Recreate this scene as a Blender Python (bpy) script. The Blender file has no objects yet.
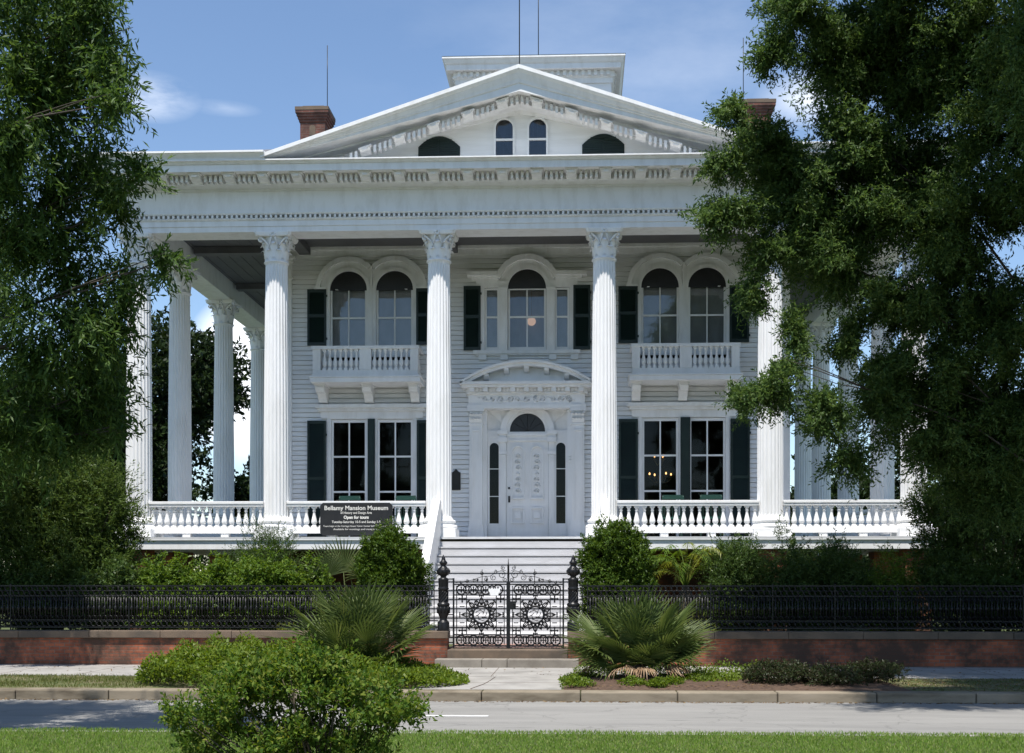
import bpy, bmesh, math, random
import numpy as np
from mathutils import Vector, Matrix
R = math.radians
S = bpy.context.scene
COL = S.collection
random.seed(7)
rng = np.random.default_rng(7)

# ------------------------------------------------------------------ camera, sky, sun, exposure
cam_d = bpy.data.cameras.new("camera")
cam = bpy.data.objects.new("camera", cam_d)
COL.objects.link(cam)
cam.location = (1.48, -31.08, 1.98)
cam.rotation_euler = (R(90), 0, 0.042)
cam_d.sensor_width = 36.0
cam_d.lens = 1225.9 / 1024 * 36
cam_d.shift_x = -16.2 / 1024
cam_d.shift_y = 200.6 / 1024
cam_d.clip_end = 3000
S.camera = cam

SUN_EL, SUN_AZ = R(68), R(12)          # azimuth measured from the camera side (-Y) towards -X
world = bpy.data.worlds.new("World")
S.world = world
world.use_nodes = True
wn, wl = world.node_tree.nodes, world.node_tree.links
wn.clear()
w_out = wn.new("ShaderNodeOutputWorld")
w_bg = wn.new("ShaderNodeBackground")
sky = wn.new("ShaderNodeTexSky")
sky.sky_type = 'NISHITA'
sky.sun_disc = False
sky.sun_elevation = SUN_EL
sky.sun_rotation = math.pi + SUN_AZ
sky.air_density = 1.0
sky.dust_density = 0.3
sky.ozone_density = 3.0
w_bg.inputs['Strength'].default_value = 0.113
# small fair-weather clouds: wisps and low cumulus
tc = wn.new("ShaderNodeTexCoord")
def cloud_patch(direction, size, stretch, scale, lo, hi, power):
    mp = wn.new("ShaderNodeMapping"); mp.inputs['Scale'].default_value = stretch
    wl.new(tc.outputs['Generated'], mp.inputs['Vector'])
    nz = wn.new("ShaderNodeTexNoise"); nz.inputs['Scale'].default_value = scale
    nz.inputs['Detail'].default_value = 8; nz.inputs['Roughness'].default_value = 0.6
    wl.new(mp.outputs['Vector'], nz.inputs['Vector'])
    sb = wn.new("ShaderNodeVectorMath"); sb.operation = 'SUBTRACT'
    wl.new(tc.outputs['Generated'], sb.inputs[0]); sb.inputs[1].default_value = direction
    ml = wn.new("ShaderNodeVectorMath"); ml.operation = 'MULTIPLY'
    wl.new(sb.outputs[0], ml.inputs[0]); ml.inputs[1].default_value = (1/size[0], 1/size[0], 1/size[1])
    ln = wn.new("ShaderNodeVectorMath"); ln.operation = 'LENGTH'
    wl.new(ml.outputs[0], ln.inputs[0])
    fall = wn.new("ShaderNodeMapRange"); fall.inputs['From Min'].default_value = 1; fall.inputs['From Max'].default_value = 0.0
    wl.new(ln.outputs['Value'], fall.inputs['Value'])
    mr = wn.new("ShaderNodeMapRange"); mr.inputs['From Min'].default_value = lo; mr.inputs['From Max'].default_value = hi
    wl.new(nz.outputs['Fac'], mr.inputs['Value'])
    mu = wn.new("ShaderNodeMath"); mu.operation = 'MULTIPLY'
    wl.new(fall.outputs[0], mu.inputs[0]); wl.new(mr.outputs[0], mu.inputs[1])
    m2 = wn.new("ShaderNodeMath"); m2.operation = 'MULTIPLY'; m2.use_clamp = True
    wl.new(mu.outputs[0], m2.inputs[0]); m2.inputs[1].default_value = power
    return m2.outputs[0]
def px_dir(px, py):
    u, v = (px - 528.2) / 1225.9, (577.1 - py) / 1225.9
    c, s = math.cos(.042), math.sin(.042)
    d = Vector((u * c - s, u * s + c, v))
    return tuple(d.normalized())
patches = [cloud_patch(px_dir(152, 97), (.036, .018), (1, 1, 3), 9, .32, .66, 1.0),
           cloud_patch(px_dir(222, 108), (.030, .006), (1, 1, 3), 12, .35, .8, .35),
           cloud_patch(px_dir(812, 98), (.045, .022), (1, 1, 2), 9, .25, .6, .8),
           cloud_patch(px_dir(243, 380), (.05, .07), (1, 1, 1.5), 14, .2, .5, 3.0),
           cloud_patch(px_dir(700, 60), (.30, .14), (1, 1, 2.5), 5, .42, .9, .28)]
cur = sky.outputs['Color']
for p in patches:
    mx = wn.new("ShaderNodeMix"); mx.data_type = 'RGBA'
    wl.new(p, mx.inputs['Factor']); wl.new(cur, mx.inputs['A'])
    mx.inputs['B'].default_value = (8.0, 8.3, 8.8, 1)
    cur = mx.outputs['Result']
wl.new(cur, w_bg.inputs['Color'])
wl.new(w_bg.outputs[0], w_out.inputs['Surface'])

sun_d = bpy.data.lights.new("sun", 'SUN')
sun_d.energy = 4.5
sun_d.angle = R(0.53)
sun_d.color = (1.0, 0.955, 0.89)
sun = bpy.data.objects.new("sun", sun_d)
COL.objects.link(sun)
sdir = Vector((-math.sin(SUN_AZ) * math.cos(SUN_EL), -math.cos(SUN_AZ) * math.cos(SUN_EL), math.sin(SUN_EL)))
sun.rotation_euler = sdir.to_track_quat('Z', 'Y').to_euler()
sun.location = sdir * 80
S.view_settings.view_transform = 'Standard'
S.view_settings.look = 'None'
S.view_settings.gamma = 1
S.view_settings.exposure = 0.66
S.cycles.max_bounces = 8
S.cycles.transparent_max_bounces = 12
S.cycles.use_denoising = True

# ------------------------------------------------------------------ materials
MATS = {}
def mat(name, c1, c2=None, rough=.6, scale=4, detail=6, bump=0, bscale=40, spec=.4, stretch=(1, 1, 1), lo=.35, hi=.65, metallic=0, c3=None):
    m = bpy.data.materials.new(name); m.use_nodes = True
    nt = m.node_tree; N, L = nt.nodes, nt.links
    b = N['Principled BSDF']
    b.inputs['Roughness'].default_value = rough
    b.inputs['Specular IOR Level'].default_value = spec
    b.inputs['Metallic'].default_value = metallic
    tcn = N.new("ShaderNodeTexCoord"); mp = N.new("ShaderNodeMapping"); mp.inputs['Scale'].default_value = stretch
    L.new(tcn.outputs['Object'], mp.inputs['Vector'])
    c2 = c2 or tuple(x * .82 for x in c1)
    nz = N.new("ShaderNodeTexNoise"); nz.inputs['Scale'].default_value = scale; nz.inputs['Detail'].default_value = detail
    nz.inputs['Roughness'].default_value = .62
    L.new(mp.outputs['Vector'], nz.inputs['Vector'])
    rp = N.new("ShaderNodeValToRGB")
    rp.color_ramp.elements[0].position = lo; rp.color_ramp.elements[0].color = (*c1, 1)
    rp.color_ramp.elements[1].position = hi; rp.color_ramp.elements[1].color = (*c2, 1)
    if c3:
        e = rp.color_ramp.elements.new((lo + hi) / 2); e.color = (*c3, 1)
    L.new(nz.outputs['Fac'], rp.inputs['Fac'])
    L.new(rp.outputs['Color'], b.inputs['Base Color'])
    if bump:
        n2 = N.new("ShaderNodeTexNoise"); n2.inputs['Scale'].default_value = bscale; n2.inputs['Detail'].default_value = 5
        L.new(mp.outputs['Vector'], n2.inputs['Vector'])
        bp = N.new("ShaderNodeBump"); bp.inputs['Strength'].default_value = bump; bp.inputs['Distance'].default_value = .02
        L.new(n2.outputs['Fac'], bp.inputs['Height']); L.new(bp.outputs['Normal'], b.inputs['Normal'])
    MATS[name] = m
    return m

def leaf_mat(name, cols, rough=.45, trans=.3, spec=.35):
    m = bpy.data.materials.new(name); m.use_nodes = True
    N, L = m.node_tree.nodes, m.node_tree.links
    b = N['Principled BSDF']; out = N['Material Output']
    b.inputs['Roughness'].default_value = rough
    b.inputs['Specular IOR Level'].default_value = spec
    g = N.new("ShaderNodeNewGeometry"); rp = N.new("ShaderNodeValToRGB")
    els = rp.color_ramp.elements
    els[0].position = 0; els[0].color = (*cols[0], 1)
    els[1].position = 1; els[1].color = (*cols[-1], 1)
    for i, c in enumerate(cols[1:-1]):
        e = els.new((i + 1) / (len(cols) - 1)); e.color = (*c, 1)
    L.new(g.outputs['Random Per Island'], rp.inputs['Fac'])
    L.new(rp.outputs['Color'], b.inputs['Base Color'])
    tr = N.new("ShaderNodeBsdfTranslucent")
    hs = N.new("ShaderNodeHueSaturation"); hs.inputs['Value'].default_value = 1.5; hs.inputs['Hue'].default_value = .485
    hs.inputs['Saturation'].default_value = 1.1
    L.new(rp.outputs['Color'], hs.inputs['Color']); L.new(hs.outputs['Color'], tr.inputs['Color'])
    mx = N.new("ShaderNodeMixShader"); mx.inputs['Fac'].default_value = trans
    L.new(b.outputs[0], mx.inputs[1]); L.new(tr.outputs[0], mx.inputs[2])
    L.new(mx.outputs[0], out.inputs['Surface'])
    MATS[name] = m
    return m

M_WHITE = mat("white_paint", (.80, .80, .80), (.68, .675, .66), .5, 1.8, 9, bump=.05, bscale=60, lo=.42, hi=.85, stretch=(2, 2, .5))
M_TRIM = mat("aged_white_trim", (.77, .77, .77), (.62, .61, .59), .55, 2.0, 9, lo=.46, hi=.82, stretch=(2.2, 2.2, .7), bump=.06)
M_SIDING = mat("clapboard_paint", (.80, .80, .80), (.64, .635, .62), .55, .9, 9, lo=.42, hi=.85, stretch=(.8, 1, 7.4), bump=.06)
M_STEP = mat("painted_step", (.49, .49, .505), (.37, .365, .365), .6, 2.2, lo=.35, hi=.85, stretch=(.6, 1, 2))
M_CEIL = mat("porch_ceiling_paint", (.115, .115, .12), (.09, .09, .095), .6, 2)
M_FLOOR = mat("porch_floor_paint", (.58, .59, .60), (.50, .50, .51), .6, 3)
M_SHUT = mat("shutter_green", (.010, .024, .020), (.007, .017, .015), .45, 3)
M_IRON = mat("black_iron", (.008, .008, .009), (.014, .014, .015), .35, 9, bump=.15, bscale=70, spec=.3)
M_SLATE = mat("roof_slate", (.10, .105, .115), (.16, .16, .165), .7, 7, stretch=(1, 1, 3), bump=.2, bscale=20)
M_CONC = mat("concrete", (.22, .212, .195), (.33, .318, .295), .85, 1.6, bump=.15, bscale=90, c3=(.285, .272, .252))
M_KERB = mat("kerb_stone", (.27, .225, .165), (.095, .075, .05), .85, 1.5, 9, bump=.25, bscale=60, c3=(.21, .175, .125), lo=.3, hi=.72, stretch=(.7, 1, 2.5))
M_STONE = mat("brownstone", (.165, .118, .082), (.085, .068, .052), .85, 1.6, bump=.2, bscale=50)
M_SOIL = mat("mulch_soil", (.055, .034, .022), (.11, .068, .045), .95, 14, bump=.7, bscale=60)
M_BARK = mat("bark", (.040, .032, .026), (.085, .072, .06), .9, 6, stretch=(3, 3, .6), bump=.6, bscale=18)
M_STEM = mat("brown_stem", (.06, .045, .03), (.10, .08, .055), .9, 8)
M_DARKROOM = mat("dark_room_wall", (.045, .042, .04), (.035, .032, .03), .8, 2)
M_SKYREFL = mat("sky_reflection_grey", (.60, .595, .57), (.48, .475, .455), .8, 2.5, stretch=(1, 1, .5))  # grey of the sky mirrored in the panes, put into a backing sheet
M_SKYREFL2 = M_SKYREFL
M_SKYREFL = mat("dim_sky_reflection_grey", (.30, .295, .285), (.22, .218, .21), .8, 2.5, stretch=(1, 1, .5))  # darker mirrored-sky tone, painted behind the upper storey panes
M_WORN = mat("worn_step_stone", (.25, .225, .19), (.17, .15, .125), .85, 2.5, 8, bump=.2, bscale=50)
M_BLACKPANEL = mat("black_fanlight", (.012, .012, .013), (.018, .018, .02), .35, 5)
M_SIGNB = mat("sign_black", (.013, .014, .016), (.02, .02, .022), .5, 5)
M_SIGNW = mat("sign_lettering", (.72, .70, .66), (.66, .64, .6), .6, 5)
M_CHAIR = mat("rocker_green", (.012, .055, .042), (.01, .04, .03), .45, 4)
M_BRONZE = mat("dark_bronze", (.02, .022, .022), (.03, .03, .028), .4, 8, metallic=.3)
M_BRASS = mat("old_brass", (.25, .17, .07), (.18, .12, .05), .4, 8, metallic=.8)
M_LINE = mat("road_paint", (.70, .70, .68), (.42, .42, .41), .7, 6, lo=.35, hi=.75)

def road_mat():
    m = bpy.data.materials.new("old_asphalt"); m.use_nodes = True
    N, L = m.node_tree.nodes, m.node_tree.links; b = N['Principled BSDF']
    b.inputs['Roughness'].default_value = .85; b.inputs['Specular IOR Level'].default_value = .3
    t = N.new("ShaderNodeTexCoord")
    def noise(scale, st, det=6):
        mp = N.new("ShaderNodeMapping"); mp.inputs['Scale'].default_value = st
        L.new(t.outputs['Object'], mp.inputs['Vector'])
        n = N.new("ShaderNodeTexNoise"); n.inputs['Scale'].default_value = scale; n.inputs['Detail'].default_value = det
        n.inputs['Roughness'].default_value = .65
        L.new(mp.outputs['Vector'], n.inputs['Vector']); return n.outputs['Fac']
    def ramp(f, a, b_, lo, hi):
        r = N.new("ShaderNodeValToRGB"); r.color_ramp.elements[0].position = lo; r.color_ramp.elements[1].position = hi
        r.color_ramp.elements[0].color = (*a, 1); r.color_ramp.elements[1].color = (*b_, 1)
        L.new(f, r.inputs['Fac']); return r.outputs['Color']
    c = ramp(noise(1.0, (.25, 1.6, 1)), (.205, .20, .188), (.285, .277, .258), .3, .7)
    g = ramp(noise(140, (1, 1, 1), 2), (.72, .72, .72), (1.12, 1.12, 1.12), .3, .7)
    k = ramp(noise(2.2, (.35, 2.6, 1), 9), (.62, .62, .63), (1, 1, 1), .33, .40)   # worn tar patches along the lane
    for f in (g, k):
        mx = N.new("ShaderNodeMix"); mx.data_type = 'RGBA'; mx.blend_type = 'MULTIPLY'; mx.inputs['Factor'].default_value = 1
        L.new(c, mx.inputs['A']); L.new(f, mx.inputs['B']); c = mx.outputs['Result']
    vo = N.new("ShaderNodeTexVoronoi"); vo.feature = 'DISTANCE_TO_EDGE'; vo.inputs['Scale'].default_value = .55
    mp = N.new("ShaderNodeMapping"); L.new(t.outputs['Object'], mp.inputs['Vector'])
    wv = N.new("ShaderNodeTexNoise"); wv.inputs['Scale'].default_value = 1.4; wv.inputs['Detail'].default_value = 8
    L.new(t.outputs['Object'], wv.inputs['Vector'])
    ad = N.new("ShaderNodeVectorMath"); ad.operation = 'ADD'
    L.new(mp.outputs['Vector'], ad.inputs[0]); L.new(wv.outputs['Color'], ad.inputs[1]); L.new(ad.outputs[0], vo.inputs['Vector'])
    cr = ramp(vo.outputs['Distance'], (.35, .35, .35), (1, 1, 1), .002, .012)
    mx = N.new("ShaderNodeMix"); mx.data_type = 'RGBA'; mx.blend_type = 'MULTIPLY'; mx.inputs['Factor'].default_value = .35
    L.new(c, mx.inputs['A']); L.new(cr, mx.inputs['B']); c = mx.outputs['Result']
    L.new(c, b.inputs['Base Color'])
    bp = N.new("ShaderNodeBump"); bp.inputs['Strength'].default_value = .3; bp.inputs['Distance'].default_value = .01
    L.new(noise(160, (1, 1, 1), 3), bp.inputs['Height']); L.new(bp.outputs['Normal'], b.inputs['Normal'])
    return m
M_ROAD = road_mat()

def brick_mat(name, c1, c2, mortar, dirt, w=.21, h=.072):
    m = bpy.data.materials.new(name); m.use_nodes = True
    N, L = m.node_tree.nodes, m.node_tree.links; b = N['Principled BSDF']
    b.inputs['Roughness'].default_value = .85; b.inputs['Specular IOR Level'].default_value = .2
    t = N.new("ShaderNodeTexCoord"); sp = N.new("ShaderNodeSeparateXYZ"); L.new(t.outputs['Object'], sp.inputs[0])
    ad = N.new("ShaderNodeMath"); ad.operation = 'ADD'; L.new(sp.outputs['X'], ad.inputs[0]); L.new(sp.outputs['Y'], ad.inputs[1])
    cb = N.new("ShaderNodeCombineXYZ"); L.new(ad.outputs[0], cb.inputs['X']); L.new(sp.outputs['Z'], cb.inputs['Y'])
    br = N.new("ShaderNodeTexBrick"); br.inputs['Scale'].default_value = 1
    br.inputs['Brick Width'].default_value = w; br.inputs['Row Height'].default_value = h
    br.inputs['Mortar Size'].default_value = .007; br.inputs['Bias'].default_value = -.1
    br.inputs['Color1'].default_value = (*c1, 1); br.inputs['Color2'].default_value = (*c2, 1); br.inputs['Mortar'].default_value = (*mortar, 1)
    L.new(cb.outputs[0], br.inputs['Vector'])
    nz = N.new("ShaderNodeTexNoise"); nz.inputs['Scale'].default_value = 1.3; nz.inputs['Detail'].default_value = 9; nz.inputs['Roughness'].default_value = .7
    L.new(t.outputs['Object'], nz.inputs['Vector'])
    mr = N.new("ShaderNodeMapRange"); mr.inputs['From Min'].default_value = .38; mr.inputs['From Max'].default_value = .57; mr.inputs['To Max'].default_value = .9
    L.new(nz.outputs['Fac'], mr.inputs['Value'])
    mx = N.new("ShaderNodeMix"); mx.data_type = 'RGBA'
    L.new(mr.outputs[0], mx.inputs['Factor']); L.new(br.outputs['Color'], mx.inputs['A']); mx.inputs['B'].default_value = (*dirt, 1)
    L.new(mx.outputs['Result'], b.inputs['Base Color'])
    bp = N.new("ShaderNodeBump"); bp.inputs['Strength'].default_value = .6; bp.inputs['Distance'].default_value = .01
    bp.invert = True
    L.new(br.outputs['Fac'], bp.inputs['Height']); L.new(bp.outputs['Normal'], b.inputs['Normal'])
    return m
M_BRICK = brick_mat("old_red_brick", (.42, .125, .062), (.27, .078, .042), (.19, .15, .115), (.060, .044, .034))
M_CHIM = brick_mat("chimney_brick", (.22, .085, .06), (.16, .062, .046), (.2, .16, .14), (.075, .045, .038))
M_PATH = brick_mat("path_brick", (.36, .20, .16), (.30, .16, .13), (.25, .22, .2), (.30, .21, .18))

def glass_mat(name, tint, refl=.06):
    m = bpy.data.materials.new(name); m.use_nodes = True
    N, L = m.node_tree.nodes, m.node_tree.links; out = N['Material Output']
    N.remove(N['Principled BSDF'])
    tr = N.new("ShaderNodeBsdfTransparent"); tr.inputs['Color'].default_value = (*tint, 1)
    gl = N.new("ShaderNodeBsdfGlossy"); gl.inputs['Roughness'].default_value = .02; gl.inputs['Color'].default_value = (1, 1, 1, 1)
    fr = N.new("ShaderNodeFresnel"); fr.inputs['IOR'].default_value = 1.5
    nz = N.new("ShaderNodeTexNoise"); nz.inputs['Scale'].default_value = 2.2; t = N.new("ShaderNodeTexCoord")
    L.new(t.outputs['Object'], nz.inputs['Vector'])
    bp = N.new("ShaderNodeBump"); bp.inputs['Strength'].default_value = .06; bp.inputs['Distance'].default_value = .02
    L.new(nz.outputs['Fac'], bp.inputs['Height']); L.new(bp.outputs['Normal'], gl.inputs['Normal'])
    ml = N.new("ShaderNodeMath"); ml.operation = 'MULTIPLY_ADD'; ml.use_clamp = True
    L.new(fr.outputs[0], ml.inputs[0]); ml.inputs[1].default_value = .5; ml.inputs[2].default_value = refl - .02
    mx = N.new("ShaderNodeMixShader"); L.new(ml.outputs[0], mx.inputs['Fac'])
    L.new(tr.outputs[0], mx.inputs[1]); L.new(gl.outputs[0], mx.inputs[2]); L.new(mx.outputs[0], out.inputs['Surface'])
    return m
M_GLASS = glass_mat("window_glass", (.80, .84, .84), .008)
M_GLASS_UP = glass_mat("upper_window_glass", (.88, .90, .91), .045)

def emit_mat(name, c, s):
    m = bpy.data.materials.new(name); m.use_nodes = True
    N, L = m.node_tree.nodes, m.node_tree.links
    N.remove(N['Principled BSDF']); e = N.new("ShaderNodeEmission")
    e.inputs['Color'].default_value = (*c, 1); e.inputs['Strength'].default_value = s
    L.new(e.outputs[0], N['Material Output'].inputs['Surface']); return m
M_BULB = emit_mat("warm_bulb", (1.0, .50, .18), 2.6)
M_GLOBE = emit_mat("lit_globe", (1.0, .62, .40), .34)

L_OAK = leaf_mat("oak_leaf", [(.030, .064, .014), (.045, .090, .019), (.064, .116, .025), (.095, .155, .036)], trans=.38, spec=.2, rough=.5)
L_OAKD = leaf_mat("dark_oak_leaf", [(.036, .074, .020), (.054, .102, .026), (.080, .136, .036), (.115, .172, .048)], trans=.42, spec=.2, rough=.5)
L_BUSH = leaf_mat("bush_leaf", [(.030, .064, .008), (.050, .096, .011), (.090, .14, .016)], rough=.5, trans=.25, spec=.18)
L_LIME = leaf_mat("light_hedge_leaf", [(.060, .118, .016), (.088, .152, .020), (.13, .19, .028)], trans=.36, spec=.2)
L_MID = leaf_mat("mid_shrub_leaf", [(.036, .070, .017), (.052, .092, .021), (.080, .122, .030)], trans=.34, spec=.2)
L_FRONT = leaf_mat("front_bush_leaf", [(.034, .075, .010), (.056, .110, .014), (.084, .145, .019), (.12, .175, .026), (.18, .20, .036)], rough=.55, trans=.38, spec=.15)
L_COVER = leaf_mat("ground_cover_leaf", [(.075, .13, .014), (.11, .165, .018), (.15, .20, .025)], trans=.36, spec=.2)
L_PURPLE = leaf_mat("dusky_shrub_leaf", [(.035, .030, .016), (.026, .038, .012), (.03, .05, .014), (.055, .034, .024)], trans=.25, spec=.2)
L_PALM = leaf_mat("palmetto_leaf", [(.065, .098, .024), (.092, .13, .034), (.14, .17, .05)], rough=.5, trans=.3, spec=.25)
L_PALMPALE = leaf_mat("pale_palm_leaf", [(.11, .15, .05), (.15, .19, .07), (.20, .23, .10)], rough=.4, trans=.3, spec=.4)
L_DEADPALM = leaf_mat("dead_palm_leaf", [(.30, .20, .12), (.22, .14, .08), (.36, .26, .17)], rough=.7, trans=.15)
L_FEATHER = leaf_mat("feather_shrub_leaf", [(.046, .084, .018), (.070, .116, .025), (.105, .150, .036)], trans=.35, spec=.2)
L_GRASS = leaf_mat("grass_blade", [(.085, .175, .022), (.12, .215, .028), (.16, .245, .04), (.24, .28, .08)], trans=.4, spec=.2)
L_VERGE = leaf_mat("verge_grass_blade", [(.07, .095, .02), (.10, .125, .026), (.17, .15, .06)], trans=.3, spec=.2)
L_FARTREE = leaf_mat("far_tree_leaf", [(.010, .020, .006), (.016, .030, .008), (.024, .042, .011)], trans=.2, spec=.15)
L_LITTER = leaf_mat("dry_leaf", [(.12, .07, .035), (.20, .13, .06), (.09, .055, .03), (.24, .17, .08)], rough=.8, trans=.1, spec=.1)
L_IRIS = leaf_mat("strap_leaf", [(.13, .17, .025), (.19, .22, .035), (.25, .26, .05)], trans=.4)
M_LAWN = mat("lawn_ground", (.055, .075, .02), (.085, .10, .035), .95, 3, bump=.5, bscale=90, c3=(.065, .085, .024))
M_VERGE = mat("verge_ground", (.075, .095, .03), (.17, .14, .085), .95, 2.2, bump=.5, bscale=90, c3=(.10, .11, .04))

# ------------------------------------------------------------------ object helpers
WLOC = {}
def thing(name, label, cat, loc, group=None):
    o = bpy.data.objects.new(name, None); COL.objects.link(o)
    o.empty_display_size = .3
    o.location = loc; WLOC[o.name] = Vector(loc)
    o['label'] = label; o['category'] = cat
    if group: o['group'] = group
    return o
def tag(o, label=None, cat=None, group=None, kind=None):
    if label: o['label'] = label
    if cat: o['category'] = cat
    if group: o['group'] = group
    if kind: o['kind'] = kind
    return o
class MB:
    """collects faces; build() links them as ONE mesh object"""
    def __init__(s): s.v = []; s.f = []; s.sm = []
    def add(s, vs, fs, smooth=False):
        b = len(s.v); s.v += [tuple(v) for v in vs]
        s.f += [tuple(b + i for i in f) for f in fs]; s.sm += [smooth] * len(fs)
    def box(s, x0, x1, y0, y1, z0, z1):
        if x0 > x1: x0, x1 = x1, x0
        if y0 > y1: y0, y1 = y1, y0
        if z0 > z1: z0, z1 = z1, z0
        s.add([(x0, y0, z0), (x1, y0, z0), (x1, y1, z0), (x0, y1, z0), (x0, y0, z1), (x1, y0, z1), (x1, y1, z1), (x0, y1, z1)],
              [(0, 3, 2, 1), (4, 5, 6, 7), (0, 1, 5, 4), (1, 2, 6, 5), (2, 3, 7, 6), (3, 0, 4, 7)])
    def prism_xz(s, pts, y0, y1):                       # polygon in x,z extruded in y
        n = len(pts)
        s.add([(x, y0, z) for x, z in pts] + [(x, y1, z) for x, z in pts],
              [tuple(range(n)), tuple(range(2 * n - 1, n - 1, -1))] + [(i, i + n, (i + 1) % n + n, (i + 1) % n) for i in range(n)])
    def prism_yz(s, pts, x0, x1):
        n = len(pts)
        s.add([(x0, y, z) for y, z in pts] + [(x1, y, z) for y, z in pts],
              [tuple(range(n - 1, -1, -1)), tuple(range(n, 2 * n))] + [(i, (i + 1) % n, (i + 1) % n + n, i + n) for i in range(n)])
    def lathe(s, prof, cx, cy, seg=16, z=0, cap=True, smooth=True):
        vs = []; fs = []
        for r, h in prof:
            for k in range(seg):
                a = 2 * math.pi * k / seg
                vs.append((cx + r * math.cos(a), cy + r * math.sin(a), z + h))
        for i in range(len(prof) - 1):
            for k in range(seg):
                k2 = (k + 1) % seg
                fs.append((i * seg + k, i * seg + k2, (i + 1) * seg + k2, (i + 1) * seg + k))
        s.add(vs, fs, smooth)
        if cap:
            b = len(vs)
            s.add(vs[:seg], [tuple(range(seg - 1, -1, -1))]); s.add(vs[-seg:], [tuple(range(seg))])
    def tube(s, pts, rad, seg=6, smooth=True, closed=False):
        pts = [Vector(p) for p in pts]; n = len(pts)
        if not hasattr(rad, '__len__'): rad = [rad] * n
        vs = []; fs = []
        for i, p in enumerate(pts):
            if closed: t = pts[(i + 1) % n] - pts[i - 1]
            else: t = pts[min(i + 1, n - 1)] - pts[max(i - 1, 0)]
            if t.length < 1e-9: t = Vector((0, 0, 1))
            t.normalize()
            a = Vector((0, 0, 1)) if abs(t.z) < .9 else Vector((1, 0, 0))
            u = t.cross(a).normalized(); w = t.cross(u)
            for k in range(seg):
                an = 2 * math.pi * k / seg
                vs.append(p + (u * math.cos(an) + w * math.sin(an)) * rad[i])
        for i in range(n if closed else n - 1):
            j = (i + 1) % n
            for k in range(seg):
                k2 = (k + 1) % seg
                fs.append((i * seg + k, i * seg + k2, j * seg + k2, j * seg + k))
        if not closed:
            fs.append(tuple(range(seg - 1, -1, -1))); fs.append(tuple((n - 1) * seg + k for k in range(seg)))
        s.add(vs, fs, smooth)
    def sweep(s, path, prof, closed=False):
        """path: list of (x,y) corners walked so that outside is on the right hand side; prof: closed polygon of (outset, z)"""
        n = len(path); rings = []
        for i in range(n):
            p = Vector(path[i])
            d0 = (p - Vector(path[i - 1])).normalized() if (i > 0 or closed) else None
            d1 = (Vector(path[(i + 1) % n]) - p).normalized() if (i < n - 1 or closed) else None
            n0 = Vector((d0.y, -d0.x)) if d0 else None; n1 = Vector((d1.y, -d1.x)) if d1 else None
            if n0 is None: m = n1
            elif n1 is None: m = n0
            else: m = (n0 + n1) / (1 + n0.dot(n1))
            rings.append([(p.x + m.x * o, p.y + m.y * o, z) for o, z in prof])
        k = len(prof); vs = [v for r in rings for v in r]; fs = []
        for i in range(n if closed else n - 1):
            j = (i + 1) % n
            for a in range(k):
                b = (a + 1) % k
                fs.append((i * k + a, j * k + a, j * k + b, i * k + b))
        if not closed:
            fs.append(tuple(range(k))); fs.append(tuple((n - 1) * k + a for a in range(k - 1, -1, -1)))
        s.add(vs, fs)
    def build(s, name, m, parent=None, fix=True, bevel=0):
        me = bpy.data.meshes.new(name)
        off = WLOC.get(parent.name, Vector((0, 0, 0))) if parent else Vector((0, 0, 0))
        me.from_pydata([(v[0] - off.x, v[1] - off.y, v[2] - off.z) for v in s.v], [], s.f)
        me.polygons.foreach_set('use_smooth', s.sm)
        if fix:
            bm = bmesh.new(); bm.from_mesh(me); bmesh.ops.recalc_face_normals(bm, faces=bm.faces[:]); bm.to_mesh(me); bm.free()
        me.materials.append(m); me.update()
        o = bpy.data.objects.new(name, me); COL.objects.link(o)
        if bevel:
            bv = o.modifiers.new('soft_edges', 'BEVEL'); bv.width = bevel; bv.segments = 2; bv.limit_method = 'ANGLE'; bv.angle_limit = R(50)
        if parent: o.parent = parent; WLOC[o.name] = off.copy()
        else: WLOC[o.name] = Vector((0, 0, 0))
        return o
CH = {}
def children(o): return [c for c in bpy.data.objects if c.parent == o]
def dup(o, dx=0, dy=0, dz=0, parent=None, rotz=None):
    c = o.copy(); COL.objects.link(c)
    c.parent = parent if parent else o.parent
    c.location = o.location + Vector((dx, dy, dz))
    if rotz is not None: c.rotation_euler.z = rotz
    WLOC[c.name] = WLOC[o.name] + Vector((dx, dy, dz))
    for ch in children(o):
        d = ch.copy(); COL.objects.link(d); d.parent = c
        for g in children(ch):
            e = g.copy(); COL.objects.link(e); e.parent = d
    return c
def arc(cx, cz, r, a0, a1, n):
    return [(cx + r * math.cos(R(a0 + (a1 - a0) * i / n)), cz + r * math.sin(R(a0 + (a1 - a0) * i / n))) for i in range(n + 1)]
def ring_xz(mb, inner, outer, y0, y1):
    """solid strip between two open polylines of equal length in x,z"""
    n = len(inner)
    for i in range(n - 1):
        q = [inner[i], inner[i + 1], outer[i + 1], outer[i]]
        vs = [(x, y0, z) for x, z in q] + [(x, y1, z) for x, z in q]
        fs = [(0, 1, 2, 3), (7, 6, 5, 4), (0, 4, 5, 1), (2, 6, 7, 3)]
        if i == 0: fs.append((0, 3, 7, 4))
        if i == n - 2: fs.append((1, 5, 6, 2))
        mb.add(vs, fs)

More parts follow.
